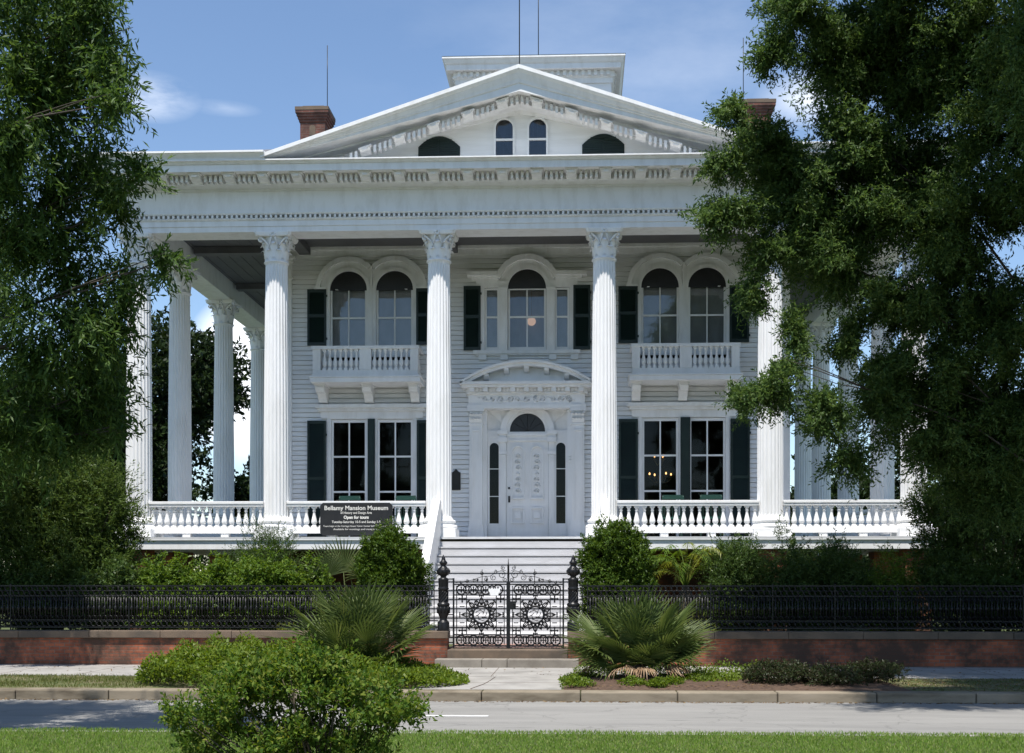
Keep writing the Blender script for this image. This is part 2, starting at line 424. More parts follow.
# ------------------------------------------------------------------ foliage helpers
def quads(name, P, m, parent=None):
    """P: (n,4,3) world coordinates, every quad its own island"""
    off = WLOC.get(parent.name, Vector((0, 0, 0))) if parent else Vector((0, 0, 0))
    n = len(P); me = bpy.data.meshes.new(name)
    me.vertices.add(n * 4); me.vertices.foreach_set('co', (P.reshape(-1, 3) - np.array(off)).astype(np.float32).ravel())
    me.loops.add(n * 4); me.loops.foreach_set('vertex_index', np.arange(n * 4, dtype=np.int32))
    me.polygons.add(n); me.polygons.foreach_set('loop_start', np.arange(0, n * 4, 4, dtype=np.int32))
    me.update(calc_edges=True); me.validate()
    me.materials.append(m)
    o = bpy.data.objects.new(name, me); COL.objects.link(o)
    if parent: o.parent = parent
    WLOC[o.name] = off.copy()
    return o
def unit(a): return a / np.maximum(np.linalg.norm(a, axis=-1, keepdims=True), 1e-9)
def leaf_quads(base, d, nrm, ln, wd):
    d = unit(d); side = unit(np.cross(d, nrm)); nn = np.cross(side, d)
    ln = ln[:, None]; wd = wd[:, None]
    a = base; tip = base + d * ln - nn * ln * .10
    mid = base + d * ln * .48 + nn * ln * .06
    return np.stack([a, mid + side * wd * .5, tip, mid - side * wd * .5], axis=1)
def sprays(clumps, per_m2, spray_len, n_leaf, leaf_len, leaf_w, droop=.35, spread=.9, shell=.45, gap=0.0, upbias=.6, ground=None, cluster=0):
    """leafy twigs filling a list of ellipsoid clumps (x,y,z,rx,ry,rz)"""
    out = []; stems = []
    for c in clumps:
        cx, cy, cz, rx, ry, rz = c
        area = 4 * math.pi * ((rx * ry) ** 1.6 / 3 + (rx * rz) ** 1.6 / 3 + (ry * rz) ** 1.6 / 3) ** (1 / 1.6)
        ns = max(6, int(area * per_m2))
        u = unit(rng.normal(size=(ns, 3)))
        if cluster:                       # gather the twigs round a few branch ends: lit clumps and dark gaps
            nk = max(5, int(area * cluster)); ku = unit(rng.normal(size=(nk, 3)))
            u = unit(ku[rng.integers(0, nk, ns)] + rng.normal(size=(ns, 3)) * .55 / math.sqrt(nk) * 1.6)
        lump = 1 + .22 * np.sin(u[:, 0] * 5.1 + cx * 3) * np.sin(u[:, 1] * 4.3 + cy * 2) + .18 * np.sin(u[:, 2] * 7 + cz * 5 + u[:, 0] * 4)
        r = (shell + (1 - shell) * rng.random(ns) ** .7) * lump
        if gap:
            g = np.sin(u[:, 0] * 6 + cx * 7) + np.sin(u[:, 1] * 6 + cy * 5) + np.sin(u[:, 2] * 7 + cz * 9)
            keep = g > (-3 + gap * 3); u = u[keep]; r = r[keep]; ns = len(u)
        p = np.array([cx, cy, cz]) + u * r[:, None] * np.array([rx, ry, rz])
        d = unit(u * .8 + rng.normal(size=(ns, 3)) * .55 + np.array([0, 0, -droop]))
        L = spray_len * (.6 + .8 * rng.random(ns))
        p0 = p - d * (L * .5)[:, None]
        t = (np.arange(n_leaf) + .5) / n_leaf
        pos = p0[:, None, :] + d[:, None, :] * (L[:, None] * t)[:, :, None]
        pos = pos + np.array([0, 0, -1]) * (droop * .35 * (L[:, None] * t ** 2))[:, :, None]
        rnd = rng.normal(size=(ns, n_leaf, 3))
        ld = unit(d[:, None, :] * .75 + unit(rnd) * spread + np.array([0, 0, -droop * .4]))
        nr = unit(rng.normal(size=(ns, n_leaf, 3)) * .7 + np.array([0, 0, upbias]) + u[:, None, :] * .4)
        ll = leaf_len * (.65 + .7 * rng.random(ns * n_leaf)); lw = leaf_w * (.75 + .5 * rng.random(ns * n_leaf))
        q = leaf_quads(pos.reshape(-1, 3), ld.reshape(-1, 3), nr.reshape(-1, 3), ll, lw)
        out.append(q); stems.append(np.stack([p0, p0 + d * (L * .8)[:, None]], 1))
    P = np.concatenate(out)
    if ground is not None: P[:, :, 2] = np.maximum(P[:, :, 2], ground + .01)
    return P, np.concatenate(stems)
def bend(a, b, sag, n=6):
    a, b = Vector(a), Vector(b)
    off = Vector((random.uniform(-.3, .3), random.uniform(-.3, .3), sag))
    k = (b - a).length * .18
    return [a.lerp(b, t) + off * k * math.sin(math.pi * t) for t in [i / n for i in range(n + 1)]]

# ================================================================== THE SETTING
def sheet(name, x0, x1, y0, y1, z, m, depth=.3):
    b = MB(); b.box(x0, x1, y0, y1, z - depth, z); return tag(b.build(name, m), kind='structure')
b = MB(); b.add([(-900, -900, -.06), (900, -900, -.06), (900, 900, -.06), (-900, 900, -.06)], [(0, 1, 2, 3)])
tag(b.build('ground', M_LAWN), kind='structure')
sheet('road', -70, 70, -16.62, -11.56, 0.0, M_ROAD, .05)
sheet('median', -70, 70, -60, -16.78, .15, M_LAWN)
sheet('verge', -70, 70, -11.21, -8.72, .15, M_VERGE)
sheet('sidewalk', -70, 70, -8.716, -5.98, .16, M_CONC)
b = MB()
for x in np.arange(-29.6, 30, 1.55): b.box(x, x + .012, -8.70, -5.99, .1601, .1615)
tag(b.build('sidewalk_joints', M_SOIL), kind='structure')
b = MB(); b.box(-1.22, 1.18, -11.20, -8.722, .0, .156); tag(b.build('path', M_CONC), kind='structure')
b = MB(); b.tube([(-.06, -8.74, .157), (-.10, -9.6, .157), (-.16, -10.3, .157), (-.30, -11.15, .157)], .008, 4); b.box(-1.21, 1.17, -9.95, -9.94, .156, .158)
tag(b.build('path_joint', M_SOIL), kind='structure')
sheet('yard', -70, 70, -5.56, 70, .50, M_LAWN, .6)
b = MB(); b.box(-1.25, 1.25, -5.55, -4.0, .50, .512); tag(b.build('path', M_PATH), kind='structure')
# kerbs: cut stones butted end to end
b = MB(); x = -30.3
while x < 30:
    L_ = random.uniform(1.45, 1.6)
    b.box(x, x + L_ - .012, -11.555 + random.uniform(-.006, .006), -11.215, -.05, .15 + random.uniform(-.006, .01)); x += L_
tag(b.build('kerb', M_KERB, bevel=.022), kind='structure')
b = MB(); b.box(-70, 70, -16.775, -16.625, -.05, .15); tag(b.build('kerb', M_CONC, bevel=.02), kind='structure')
b = MB(); b.box(-2.9, .18, -13.72, -13.60, .002, .0045); b.box(-14.9, -11.8, -13.72, -13.60, .002, .0045); b.box(9.1, 12.2, -13.72, -13.60, .002, .0045)
tag(b.build('road_markings', M_LINE), kind='structure')

# ================================================================== THE MANSION
W = 3.36                # front wall plane
FZ = 3.0                # porch floor
CX1, CX2, CX3 = 2.1, 6.27, 9.84
SY = [0, 3.21, 7.5, 11.8, 15.2]
mansion = thing('mansion', 'white columned antebellum mansion with pediment, rooftop belvedere and green shutters', 'house', (0, 9, .5))
def part(name, mb, m, parent=None, **k): return mb.build(name, m, parent or mansion, **k)

# --- body walls: real lapped clapboards on the front
OPEN = [(-5.60, -3.16, 2.9, 6.42), (3.16, 5.60, 2.9, 6.42),
        (-5.60, -3.16, 8.2, 10.70), (3.16, 5.60, 8.2, 10.70),
        (-1.25, 1.25, 8.36, 10.12), (-.56, .56, 10.1, 10.70), (-1.30, 1.30, 2.9, 6.72)]
b = MB(); z = 2.86; h = .1345
while z < 11.05:
    zc = z + h / 2; segs = [(-7.02, 7.02)]
    for x0, x1, z0, z1 in OPEN:
        if z + h > z0 and z < z1:
            ns = []
            for a, c in segs:
                if x1 <= a or x0 >= c: ns.append((a, c)); continue
                if a < x0: ns.append((a, x0))
                if c > x1: ns.append((x1, c))
            segs = ns
    for a, c in segs:
        y0, y1, g = W - .040, W - .012, .016      # board, its thick lower edge and the open joint below it
        b.add([(a, y0, z + g), (c, y0, z + g), (c, y1, z + h), (a, y1, z + h), (a, W + .03, z + g), (c, W + .03, z + g), (a, W + .03, z), (c, W + .03, z), (a, y1, z), (c, y1, z)],
              [(0, 1, 2, 3), (4, 5, 1, 0), (6, 7, 5, 4), (8, 9, 7, 6)])
    z += h
part('wall', b, M_SIDING, fix=False)
b = MB()
b.box(-7.25, -7.0, W + .02, 14.6, .5, 11.4); b.box(7.0, 7.25, W + .02, 14.6, .5, 11.4); b.box(-7.0, 7.0, 14.35, 14.6, .5, 11.4)
b.box(-7.2, 7.2, W - .02, W + .1, .5, 2.86)
part('wall', b, M_SIDING)
b = MB()   # plain frieze board and crown under the porch ceiling
b.box(-7.25, 7.25, W - .05, W + .1, 11.05, 11.4); b.box(-7.3, 7.3, W - .12, W - .051, 11.22, 11.4)
part('frieze_board', b, M_TRIM)
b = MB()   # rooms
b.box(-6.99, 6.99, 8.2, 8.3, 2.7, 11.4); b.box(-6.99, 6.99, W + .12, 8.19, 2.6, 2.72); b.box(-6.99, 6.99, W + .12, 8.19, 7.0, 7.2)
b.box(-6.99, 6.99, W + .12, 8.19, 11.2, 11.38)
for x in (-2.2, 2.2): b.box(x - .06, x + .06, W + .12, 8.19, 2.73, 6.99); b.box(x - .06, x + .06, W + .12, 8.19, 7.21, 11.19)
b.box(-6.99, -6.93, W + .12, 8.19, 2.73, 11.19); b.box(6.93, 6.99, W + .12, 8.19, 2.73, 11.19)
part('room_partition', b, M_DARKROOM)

# --- corner pilasters
def pilaster_mb(x0, x1, y, z0, z1, capz):
    q = MB(); q.box(x0, x1, y, W - .01, z0, z1)
    q.box(x0 - .05, x1 + .05, y - .05, W - .01, z0, z0 + .28); q.box(x0 - .03, x1 + .03, y - .03, W - .01, z0 + .281, z0 + .36)
    q.box(x0 - .03, x1 + .03, y - .03, W - .01, capz, capz + .05)
    q.box(x0 - .06, x1 + .06, y - .06, W - .01, z1 - .16, z1 - .08); q.box(x0 - .1, x1 + .1, y - .1, W - .01, z1 - .079, z1)
    q.box(x0 + .09, x1 - .09, y - .015, y + .001, z0 + .55, capz - .15)
    return q
pl = part('pilaster', pilaster_mb(-7.32, -6.66, W - .10, FZ, 11.04, 10.4), M_WHITE)
dup(pl, 13.98)

# --- porch: floor, fascia, piers, ceiling
b = MB(); b.box(-10.55, 10.55, -.66, W - .04, 2.93, 2.985)
b.box(-10.55, -7.26, W - .04, 15.6, 2.93, 2.985); b.box(7.26, 10.55, W - .04, 15.6, 2.93, 2.985)
part('porch_floor', b, M_FLOOR)
b = MB()
prof = [(0, 2.68), (.06, 2.68), (.06, 2.90), (.10, 2.905), (.10, 2.93), (0, 2.93)]
b.sweep([(-10.45, 15.5), (-10.45, -.56), (-2.38, -.56)], prof)
b.sweep([(2.38, -.56), (10.45, -.56), (10.45, 15.5)], prof)
part('porch_fascia', b, M_TRIM)
pier = None
for i, px_ in enumerate((-9.84, -6.27, -2.55, 2.55, 6.27, 9.84)):
    if pier is None:
        b = MB(); b.box(px_ - .33, px_ + .33, -.46, .2, .5, 2.68); pier = part('brick_pier', b, M_BRICK); x0p = px_
    else: dup(pier, px_ - x0p)
for y_ in SY[1:4]:
    dup(pier, 0, y_); dup(pier, 19.68, y_)
b = MB()   # dark ground-floor wall far under the porch
b.box(-7.0, 7.0, W - .2, W - .03, .5, 2.7)
part('basement_wall', b, M_BRICK)
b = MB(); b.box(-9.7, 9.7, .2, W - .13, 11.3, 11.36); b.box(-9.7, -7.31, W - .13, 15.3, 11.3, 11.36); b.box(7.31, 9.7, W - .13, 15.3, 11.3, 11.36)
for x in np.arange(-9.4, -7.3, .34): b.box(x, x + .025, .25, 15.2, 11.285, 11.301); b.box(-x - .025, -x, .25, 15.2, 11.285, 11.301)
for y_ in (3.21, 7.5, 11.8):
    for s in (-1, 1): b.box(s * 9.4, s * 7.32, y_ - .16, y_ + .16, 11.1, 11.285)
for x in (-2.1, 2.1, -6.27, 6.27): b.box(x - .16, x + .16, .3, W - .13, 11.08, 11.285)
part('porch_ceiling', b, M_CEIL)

# --- fluted Corinthian columns
def column_mb():
    q = MB(); nfl = 22; sub = 5; seg = nfl * sub; rings = []
    zs = [.47, .52, .56] + list(np.linspace(.9, 6.6, 10)) + [6.88, 6.93, 6.97]
    for z_ in zs:
        t = max(0, (z_ - 2.2) / 4.8); r = .325 - .048 * t ** 1.35
        fl = 0 if z_ in (.47, 6.97) else (.5 if z_ in (.52, 6.93) else 1)
        if z_ == .47: r = .35
        if z_ == 6.97: r += .015
        ring = []
        for k in range(seg):
            a = 2 * math.pi * k / seg; f = (k % sub)
            dpt = (0, 0, .016, .021, .016)[f] * fl
            ring.append(((r - dpt) * math.cos(a), (r - dpt) * math.sin(a), z_))
        rings.append(ring)
    vs = [v for r_ in rings for v in r_]; fs = []
    for i in range(len(rings) - 1):
        for k in range(seg):
            k2 = (k + 1) % seg; fs.append((i * seg + k, i * seg + k2, (i + 1) * seg + k2, (i + 1) * seg + k))
    q.add(vs, fs); return q
def base_mb():
    q = MB(); q.box(-.47, .47, -.47, .47, -.015, .20)
    q.lathe([(.45, .2), (.47, .225), (.475, .26), (.455, .295), (.41, .31), (.395, .33), (.40, .355), (.425, .365), (.435, .395), (.415, .425), (.37, .435), (.355, .47)], 0, 0, 32)
    return q
def leaf_strip(q, ang, r0, z0, hgt, wid, out, nx=4, nz=7):
    ca, sa = math.cos(ang), math.sin(ang); vs = []; fs = []
    for i in range(nz + 1):
        t = i / nz
        if t < .72: zz = z0 + hgt * t / .72; rr = r0 + out * .35 * (t / .72) ** 2
        else:
            a = (t - .72) / .28 * math.pi * .95
            zz = z0 + hgt - .0 + math.sin(a) * hgt * .10 - (1 - math.cos(a)) * hgt * .06; rr = r0 + out * .35 + out * .65 * (1 - math.cos(a)) / 2
        w_ = wid * (.75 + .5 * math.sin(math.pi * min(t * 1.05, 1)) - .35 * t)
        if i % 2: w_ *= .84
        for k in range(nx + 1):
            s_ = (k / nx - .5) * 2
            rad = rr - .02 * s_ * s_ * (1 if t < .8 else 0) + .012 * (1 - abs(s_)); tx = s_ * w_ / 2
            vs.append((rad * ca - tx * sa, rad * sa + tx * ca, zz))
    for i in range(nz):
        for k in range(nx): a = i * (nx + 1) + k; fs.append((a, a + 1, a + nx + 2, a + nx + 1))
    q.add(vs, fs, True)
def capital_mb(sc=1.0):
    q = MB(); Z0 = 6.97
    q.lathe([(.292, 0), (.318, .015), (.322, .035), (.30, .055), (.285, .06), (.280, .3), (.30, .5), (.345, .62), (.37, .655)], 0, 0, 24, Z0)
    for k in range(8):
        leaf_strip(q, k * math.pi / 4 + math.pi / 8, .288, Z0 + .06, .25, .20, .10)
        leaf_strip(q, k * math.pi / 4, .292, Z0 + .12, .36, .19, .12)
    for k in range(4):      # corner volutes on their stalks
        a = math.pi / 4 + k * math.pi / 2
        for s in (-1, 1):
            pts = []; rad = []
            for i in range(9):
                t = i / 8; an = a + s * (1 - t) * .42; r_ = .31 + .16 * t ** 1.5
                pts.append((r_ * math.cos(an), r_ * math.sin(an), Z0 + .36 + .26 * t ** .8)); rad.append(.020 + .012 * t)
            q.tube(pts, rad, 5)
        pts = []
        for i in range(13):
            t = i / 12; an = t * 3.2 * math.pi; r_ = .085 * (1 - .75 * t)
            rr = .475 + r_ * math.cos(an + 1.2); zz = Z0 + .565 + r_ * math.sin(an + 1.2)
            pts.append((rr * math.cos(a), rr * math.sin(a), zz))
        q.tube(pts, [.030 - .014 * i / 12 for i in range(13)], 5)
        m_ = k * math.pi / 2      # flower in the middle of each face, with inner helices
        fx, fy = .405 * math.cos(m_), .405 * math.sin(m_)
        for j in range(6):
            aj = j * math.pi / 3; oy = .045 * math.cos(aj)
            q.lathe([(.004, -.03), (.03, -.015), (.03, .015), (.004, .03)], fx - oy * math.sin(m_), fy + oy * math.cos(m_), 6, Z0 + .685 + .045 * math.sin(aj), cap=False)
        for s in (-1, 1):
            pts = [((.335 + .03 * t) * math.cos(m_ + s * (.32 - .2 * t)), (.335 + .03 * t) * math.sin(m_ + s * (.32 - .2 * t)), Z0 + .42 + .2 * t) for t in [i / 5 for i in range(6)]]
            q.tube(pts, [.016, .018, .02, .024, .03, .034], 5)
    out = []                 # concave-sided abacus
    for k in range(4):
        a0 = math.pi / 4 + k * math.pi / 2
        out.append((.62 * math.cos(a0 - .07), .62 * math.sin(a0 - .07))); out.append((.62 * math.cos(a0 + .07), .62 * math.sin(a0 + .07)))
        for i in range(1, 6):
            t = i / 6; a = a0 + .07 + t * (math.pi / 2 - .14); ca = abs(a - a0 - math.pi / 4)
            out.append(((.40 + .09 * (ca / .785) ** 2) / math.cos(ca) * math.cos(a), (.40 + .09 * (ca / .785) ** 2) / math.cos(ca) * math.sin(a)))
    n = len(out); vs = []; 
    lev = [(.93, .64), (.97, .675), (.97, .70), (1.0, .705), (1.0, .748)]
    for s_, h_ in lev: vs += [(x * s_, y * s_, Z0 + h_) for x, y in out]
    fs = [tuple(range(n - 1, -1, -1)), tuple(range((len(lev) - 1) * n, len(lev) * n))]
    for i in range(len(lev) - 1): fs += [(i * n + k, i * n + (k + 1) % n, (i + 1) * n + (k + 1) % n, (i + 1) * n + k) for k in range(n)]
    q.add(vs, fs); return q
def shift(mb, dx, dy, dz):
    mb.v = [(x + dx, y + dy, z + dz) for x, y, z in mb.v]; return mb
col0 = part('column', shift(column_mb(), -CX3, 0, FZ), M_WHITE)
part('base', shift(base_mb(), -CX3, 0, FZ), M_WHITE, col0, bevel=.008)
part('capital', shift(capital_mb(), -CX3, 0, FZ), M_WHITE, col0)
for x in (-CX2, -CX1, CX1, CX2, CX3): dup(col0, x + CX3)
for y_ in SY[1:]:
    dup(col0, 0, y_); dup(col0, 2 * CX3, y_)

# --- entablature: architrave, dentil band, frieze, cornice
U = [(-CX3 - .35, 15.6), (-CX3 - .35, -.35), (CX3 + .35, -.35), (CX3 + .35, 15.6)]
b = MB()
b.sweep(U, [(-.70, 10.722), (0, 10.722), (0, 10.855), (.025, 10.86), (.025, 10.995), (.045, 11.0), (.075, 11.035), (.075, 11.05), (-.05, 11.052), (-.05, 11.13), (.09, 11.135), (.11, 11.175),
            (.02, 11.18), (.02, 11.735), (.05, 11.74), (.07, 11.78), (.16, 11.80), (.26, 11.83), (.32, 11.845), (.32, 11.94), (.32, 12.04), (-.6, 12.04), (-.6, 11.42), (-.70, 11.42)])
part('entablature', b, M_TRIM)
b = MB()
x = -CX3 - .37
while x < CX3 + .37: b.box(x, x + .055, -.435, -.305, 11.053, 11.129); x += .125
for s in (-1, 1):
    y_ = -.30
    while y_ < 10:
        xx = s * (CX3 + .375); b.box(xx - s * .07, xx + s * .06, y_, y_ + .055, 11.053, 11.129); y_ += .125
part('dentil_band', b, M_TRIM)
b = MB()
b.sweep(U, [(.115, 12.0), (.80, 12.0), (.80, 11.985), (.83, 11.985), (.83, 12.15), (.86, 12.16), (.90, 12.205), (.95, 12.215), (.95, 12.245), (.1, 12.30)])
part('cornice', b, M_TRIM)
b = MB()      # moulded gutter over the end bays and along both sides
gp = [(.90, 12.247), (.93, 12.25), (.955, 12.30), (1.03, 12.38), (1.06, 12.385), (1.06, 12.43), (.80, 12.43)]
b.sweep([(-CX3 - .35, 15.6), (-CX3 - .35, -.35), (-6.25, -.35)], gp); b.sweep([(6.25, -.35), (CX3 + .35, -.35), (CX3 + .35, 15.6)], gp)
part('gutter', b, M_WHITE)
def modillion(x, z, y0=-.665, y1=-1.06):
    q = MB(); w_ = .125
    q.prism_yz([(y0, z), (y1, z), (y1, z - .06), (y1 + .06, z - .12), (y1 + .16, z - .14), (y0 - .12, z - .16), (y0 - .08, z - .19), (y0, z - .19)], x - w_, x + w_)
    q.box(x - w_ - .035, x + w_ + .035, y1 - .03, y0, z - .035, z + .002)
    q.box(x - .06, x + .06, y1 - .012, y1 + .02, z - .1, z - .04)
    return q
md = part('modillion', modillion(.425, 11.998), M_TRIM)
for k in range(12):
    if k: dup(md, .85 * k)
    dup(md, -.85 * (k + 1))
b = MB()      # small dentils between the modillions
def dent_row(q, xa, z):
    for j in range(4):
        xx = xa + .20 + j * .127; q.box(xx, xx + .066, -.90, -.665, z - .17, z - .004)
for k in range(-13, 12): dent_row(b, .425 + .85 * k, 12.0)
for s in (-1, 1):
    for k in range(16):
        y_ = -.05 + .85 * k; xx = s * (CX3 + .47)
        b.box(xx, xx + s * .6, y_ - .12, y_ + .12, 11.78, 11.998)
        for j in range(4): b.box(xx, xx + s * .13, y_ + .19 + j * .132, y_ + .265 + j * .132, 11.86, 11.996)
part('cornice_dentils', b, M_TRIM)

# --- pediment
APX, FX, AZ, EZ_ = 0, 6.35, 14.45, 12.36
def rake_z(x, dz=0): return AZ + dz - (AZ - EZ_) * abs(x) / FX
b = MB(); b.prism_xz([(-FX + .3, 12.29), (FX - .3, 12.29), (0, AZ - .45)], -.20, -.08)
part('tympanum', b, M_SIDING)
b = MB()
rp = [(-.20, -.80), (-.28, -.80), (-.32, -.73), (-.50, -.70), (-.62, -.69), (-.62, -.565), (-1.12, -.565), (-1.12, -.585), (-1.15, -.585), (-1.15, -.40), (-1.18, -.385), (-1.20, -.30), (-1.27, -.16), (-1.33, -.09), (-1.33, 0.0), (-.1, .02), (-.1, -.5)]
vs = []
def foot(x_end, dz):
    return (x_end, rake_z(x_end, dz))
for xx in (-FX, 0, FX):
    for y_, d_ in rp:
        zz = rake_z(xx, d_)
        vs.append((xx, y_, zz))
n = len(rp); fs = []
for i in range(2):
    for k in range(n): fs.append((i * n + k, (i + 1) * n + k, (i + 1) * n + (k + 1) % n, i * n + (k + 1) % n))
fs.append(tuple(range(n))); fs.append(tuple(range(3 * n - 1, 2 * n - 1, -1)))
b.add(vs, fs)
# clip what would dip below the horizontal cornice
b.v = [(x, y, max(z, 12.262 + (.003 if y < -.9 else 0))) for x, y, z in b.v]
part('raking_cornice', b, M_TRIM)
for k in range(5):
    for s in (-1, 1):
        x = s * (.425 + .85 * k)
        q = modillion(0, 0, -.665, -.98); q.v = [(x + a, y, rake_z(x + a, -.567) + c * .8) for a, y, c in q.v]
        part('modillion', q, M_TRIM)
b = MB()
for k in range(-6, 6):
    q = MB(); dent_row(q, .425 + .85 * k, 0)
    b.add([(x, y, rake_z(x, -.569) + z) for x, y, z in q.v if True], q.f)
b.v = [(x, y, z) for x, y, z in b.v]
keep = [i for i, f in enumerate(b.f) if all(b.v[j][2] > 12.3 for j in f)]
b.f = [b.f[i] for i in keep]; b.sm = [b.sm[i] for i in keep]
part('raking_dentils', b, M_TRIM)
# pediment windows
def arched(x0, x1, z0, zs, n=14): return [(x0, z0)] + [(c[0], c[1]) for c in reversed(arc((x0 + x1) / 2, zs, (x1 - x0) / 2, 0, 180, n))] + [(x1, z0)]
pw = None
for s in (-1, 1):
    cx = s * .42
    i_ = arched(cx - .215, cx + .215, 12.5, 13.30); o_ = arched(cx - .27, cx + .27, 12.45, 13.30)
    b = MB(); ring_xz(b, i_, o_, -.25, -.19); b.box(cx - .23, cx + .23, -.245, -.195, 12.98, 13.03)
    b.box(cx - .215, cx + .215, -.235, -.195, 12.3, 12.52)
    w_ = part('window', b, M_WHITE)
    b = MB(); b.prism_xz(arched(cx - .22, cx + .22, 12.51, 13.30), -.222, -.201); part('pane', b, M_GLASS_UP, w_)
    b = MB(); b.prism_xz(arched(cx - .22, cx + .22, 12.51, 13.30), -.2, -.195); part('sky_reflection_panel', b, M_SKYREFL2, w_)  # added sheet whose pale grey stands for sky reflected in the pane
    cx = s * 2.07
    seg_ = [(cx - .53, 12.85)] + [(cx - .53 + 1.06 * t, 12.85 + .27 * (1 - (2 * t - 1) ** 2)) for t in [i / 12 for i in range(1, 12)]] + [(cx + .53, 12.85)]
    b = MB(); b.prism_xz([(cx - .53, 12.4)] + seg_ + [(cx + .53, 12.4)], -.225, -.195); v_ = part('shuttered_vent', b, M_SHUT)
    b = MB()
    for k in range(11):
        zz = 12.45 + k * .055
        hw = .50 if zz < 12.84 else .50 * math.sqrt(max(0, 1 - (zz - 12.84) / .27))
        if hw > .05:
            b.box(cx - hw, cx - .02, -.245, -.226, zz, zz + .035); b.box(cx + .02, cx + hw, -.245, -.226, zz, zz + .035)
    part('louvre', b, M_SHUT, v_)

# --- roofs, chimneys, belvedere
b = MB()
e = 11.2; yb = 16.6; yf = -1.3; sl = .38; z0 = 12.36; dep = 7.4
zs_ = z0 + sl * (-.05 - yf); k_ = -.05 - yf
b.add([(-e, yf, z0), (e, yf, z0), (e, yb, z0), (-e, yb, z0), (-e + dep, yf + dep, z0 + sl * dep), (e - dep, yf + dep, z0 + sl * dep), (e - dep, yb - dep, z0 + sl * dep), (-e + dep, yb - dep, z0 + sl * dep),
       (-e + k_, -.05, zs_), (-6.3, -.05, zs_), (-6.3, yf, z0), (6.3, yf, z0), (6.3, -.05, zs_), (e - k_, -.05, zs_), (-e, -.05, z0), (e, -.05, z0)],
      [(0, 10, 9, 8), (11, 1, 13, 12), (8, 9, 12, 13, 5, 4), (1, 2, 6, 5, 13), (2, 3, 7, 6), (3, 0, 8, 4, 7), (4, 5, 6, 7), (3, 2, 15, 14)])
roof = part('roof', b, M_SLATE)
b = MB(); b.add([(-FX, -1.2, EZ_ - .01), (0, -1.2, AZ + .015), (FX, -1.2, EZ_ - .01), (-FX, 6, EZ_ - .01), (0, 6, AZ + .015), (FX, 6, EZ_ - .01)], [(0, 3, 4, 1), (1, 4, 5, 2), (3, 5, 4)])
part('gable_roof', b, M_SLATE)
def chimney(x):
    q = MB(); q.box(x - .37, x + .37, 4.9, 5.7, 13.2, 15.62)
    for i, (o, z_) in enumerate(((.03, 15.45), (.06, 15.53), (.09, 15.61), (.12, 15.69))): q.box(x - .37 - o, x + .37 + o, 4.9 - o, 5.7 + o, z_, z_ + .081)
    c = part('chimney', q, M_CHIM)
    q = MB(); q.box(x - .50, x + .50, 4.77, 5.83, 15.772, 15.87); q.box(x - .32, x + .32, 5.0, 5.6, 15.871, 15.97)
    part('cap', q, M_STONE, c)
    q = MB(); q.prism_xz(arched(x - .09, x + .09, 15.05, 15.27, 8), 4.885, 4.905); part('niche', q, M_STONE, c)
    q = MB(); q.tube([(x + .42 if x < 0 else x - .42, 5.0, 15.8), (x + .42 if x < 0 else x - .42, 5.0, 17.75)], .012, 5); part('lightning_rod', q, M_BRONZE, c)
chimney(-6.42); chimney(6.68)
b = MB(); b.box(-2.5, 2.5, 8.5, 13.0, 14.5, 18.3)
zz = 14.6
while zz < 17.6: b.box(-2.515, 2.515, 8.485, 13.0, zz, zz + .012); zz += .14
belv = part('belvedere', b, M_SIDING)
b = MB(); b.sweep([(-2.5, 13.0), (-2.5, 8.5), (2.5, 8.5), (2.5, 13.0)], [(0, 17.9), (.04, 17.9), (.05, 18.05), (.10, 18.1), (.10, 18.28), (.30, 18.28), (.30, 18.44), (.34, 18.48), (.40, 18.60), (.43, 18.61), (.43, 18.67), (0, 18.70)])
for k in range(25): b.box(-2.46 + k * .2, -2.36 + k * .2, 8.33, 8.398, 18.12, 18.277)
for s in (-1, 1):
    for k in range(22): b.box(s * 2.605, s * 2.67, 8.55 + k * .2, 8.65 + k * .2, 18.15, 18.277)
part('cornice', b, M_TRIM, belv)
b = MB(); b.add([(-2.94, 8.06, 18.675), (2.94, 8.06, 18.675), (2.94, 13.44, 18.675), (-2.94, 13.44, 18.675), (0, 10.75, 19.0)], [(0, 1, 4), (1, 2, 4), (2, 3, 4), (3, 0, 4), (3, 2, 1, 0)])
part('roof', b, M_SLATE, belv)
b = MB(); b.tube([(.07, 10.75, 18.9), (.07, 10.75, 23)], .016, 5); part('lightning_rod', b, M_BRONZE, belv)
b = MB(); b.tube([(0.0, -1.0, 14.4), (0.0, -1.0, 18.2)], .014, 5); part('lightning_rod', b, M_BRONZE)

# --- shutters: frame and louvres
def shutter_mb(x0, x1, z0, z1, y=W - .11, rails=2):
    q = MB(); t = .035
    q.box(x0, x0 + .06, y, y + t, z0, z1); q.box(x1 - .06, x1, y, y + t, z0, z1)
    zs = [z0] + [z0 + (z1 - z0) * (i + 1) / (rails) for i in range(rails - 1)] + [z1 - .09]
    for z_ in zs: q.box(x0 + .06, x1 - .06, y + .002, y + t - .002, z_, z_ + .09)
    z_ = z0 + .1
    while z_ < z1 - .1:
        q.add([(x0 + .06, y + .006, z_), (x1 - .06, y + .006, z_), (x1 - .06, y + .03, z_ + .045), (x0 + .06, y + .03, z_ + .045)], [(0, 1, 2, 3)]); z_ += .047
    q.box(x0 + .06, x1 - .06, y + .031, y + t + .004, z0, z1)
    for zf in (.12, .88):                                  # hinges
        q.box(x1 - .02, x1 + .03, y - .008, y + .02, z0 + (z1 - z0) * zf - .03, z0 + (z1 - z0) * zf + .03)
    return q
def shutter(*a): return part('shutter', shutter_mb(*a), M_SHUT)
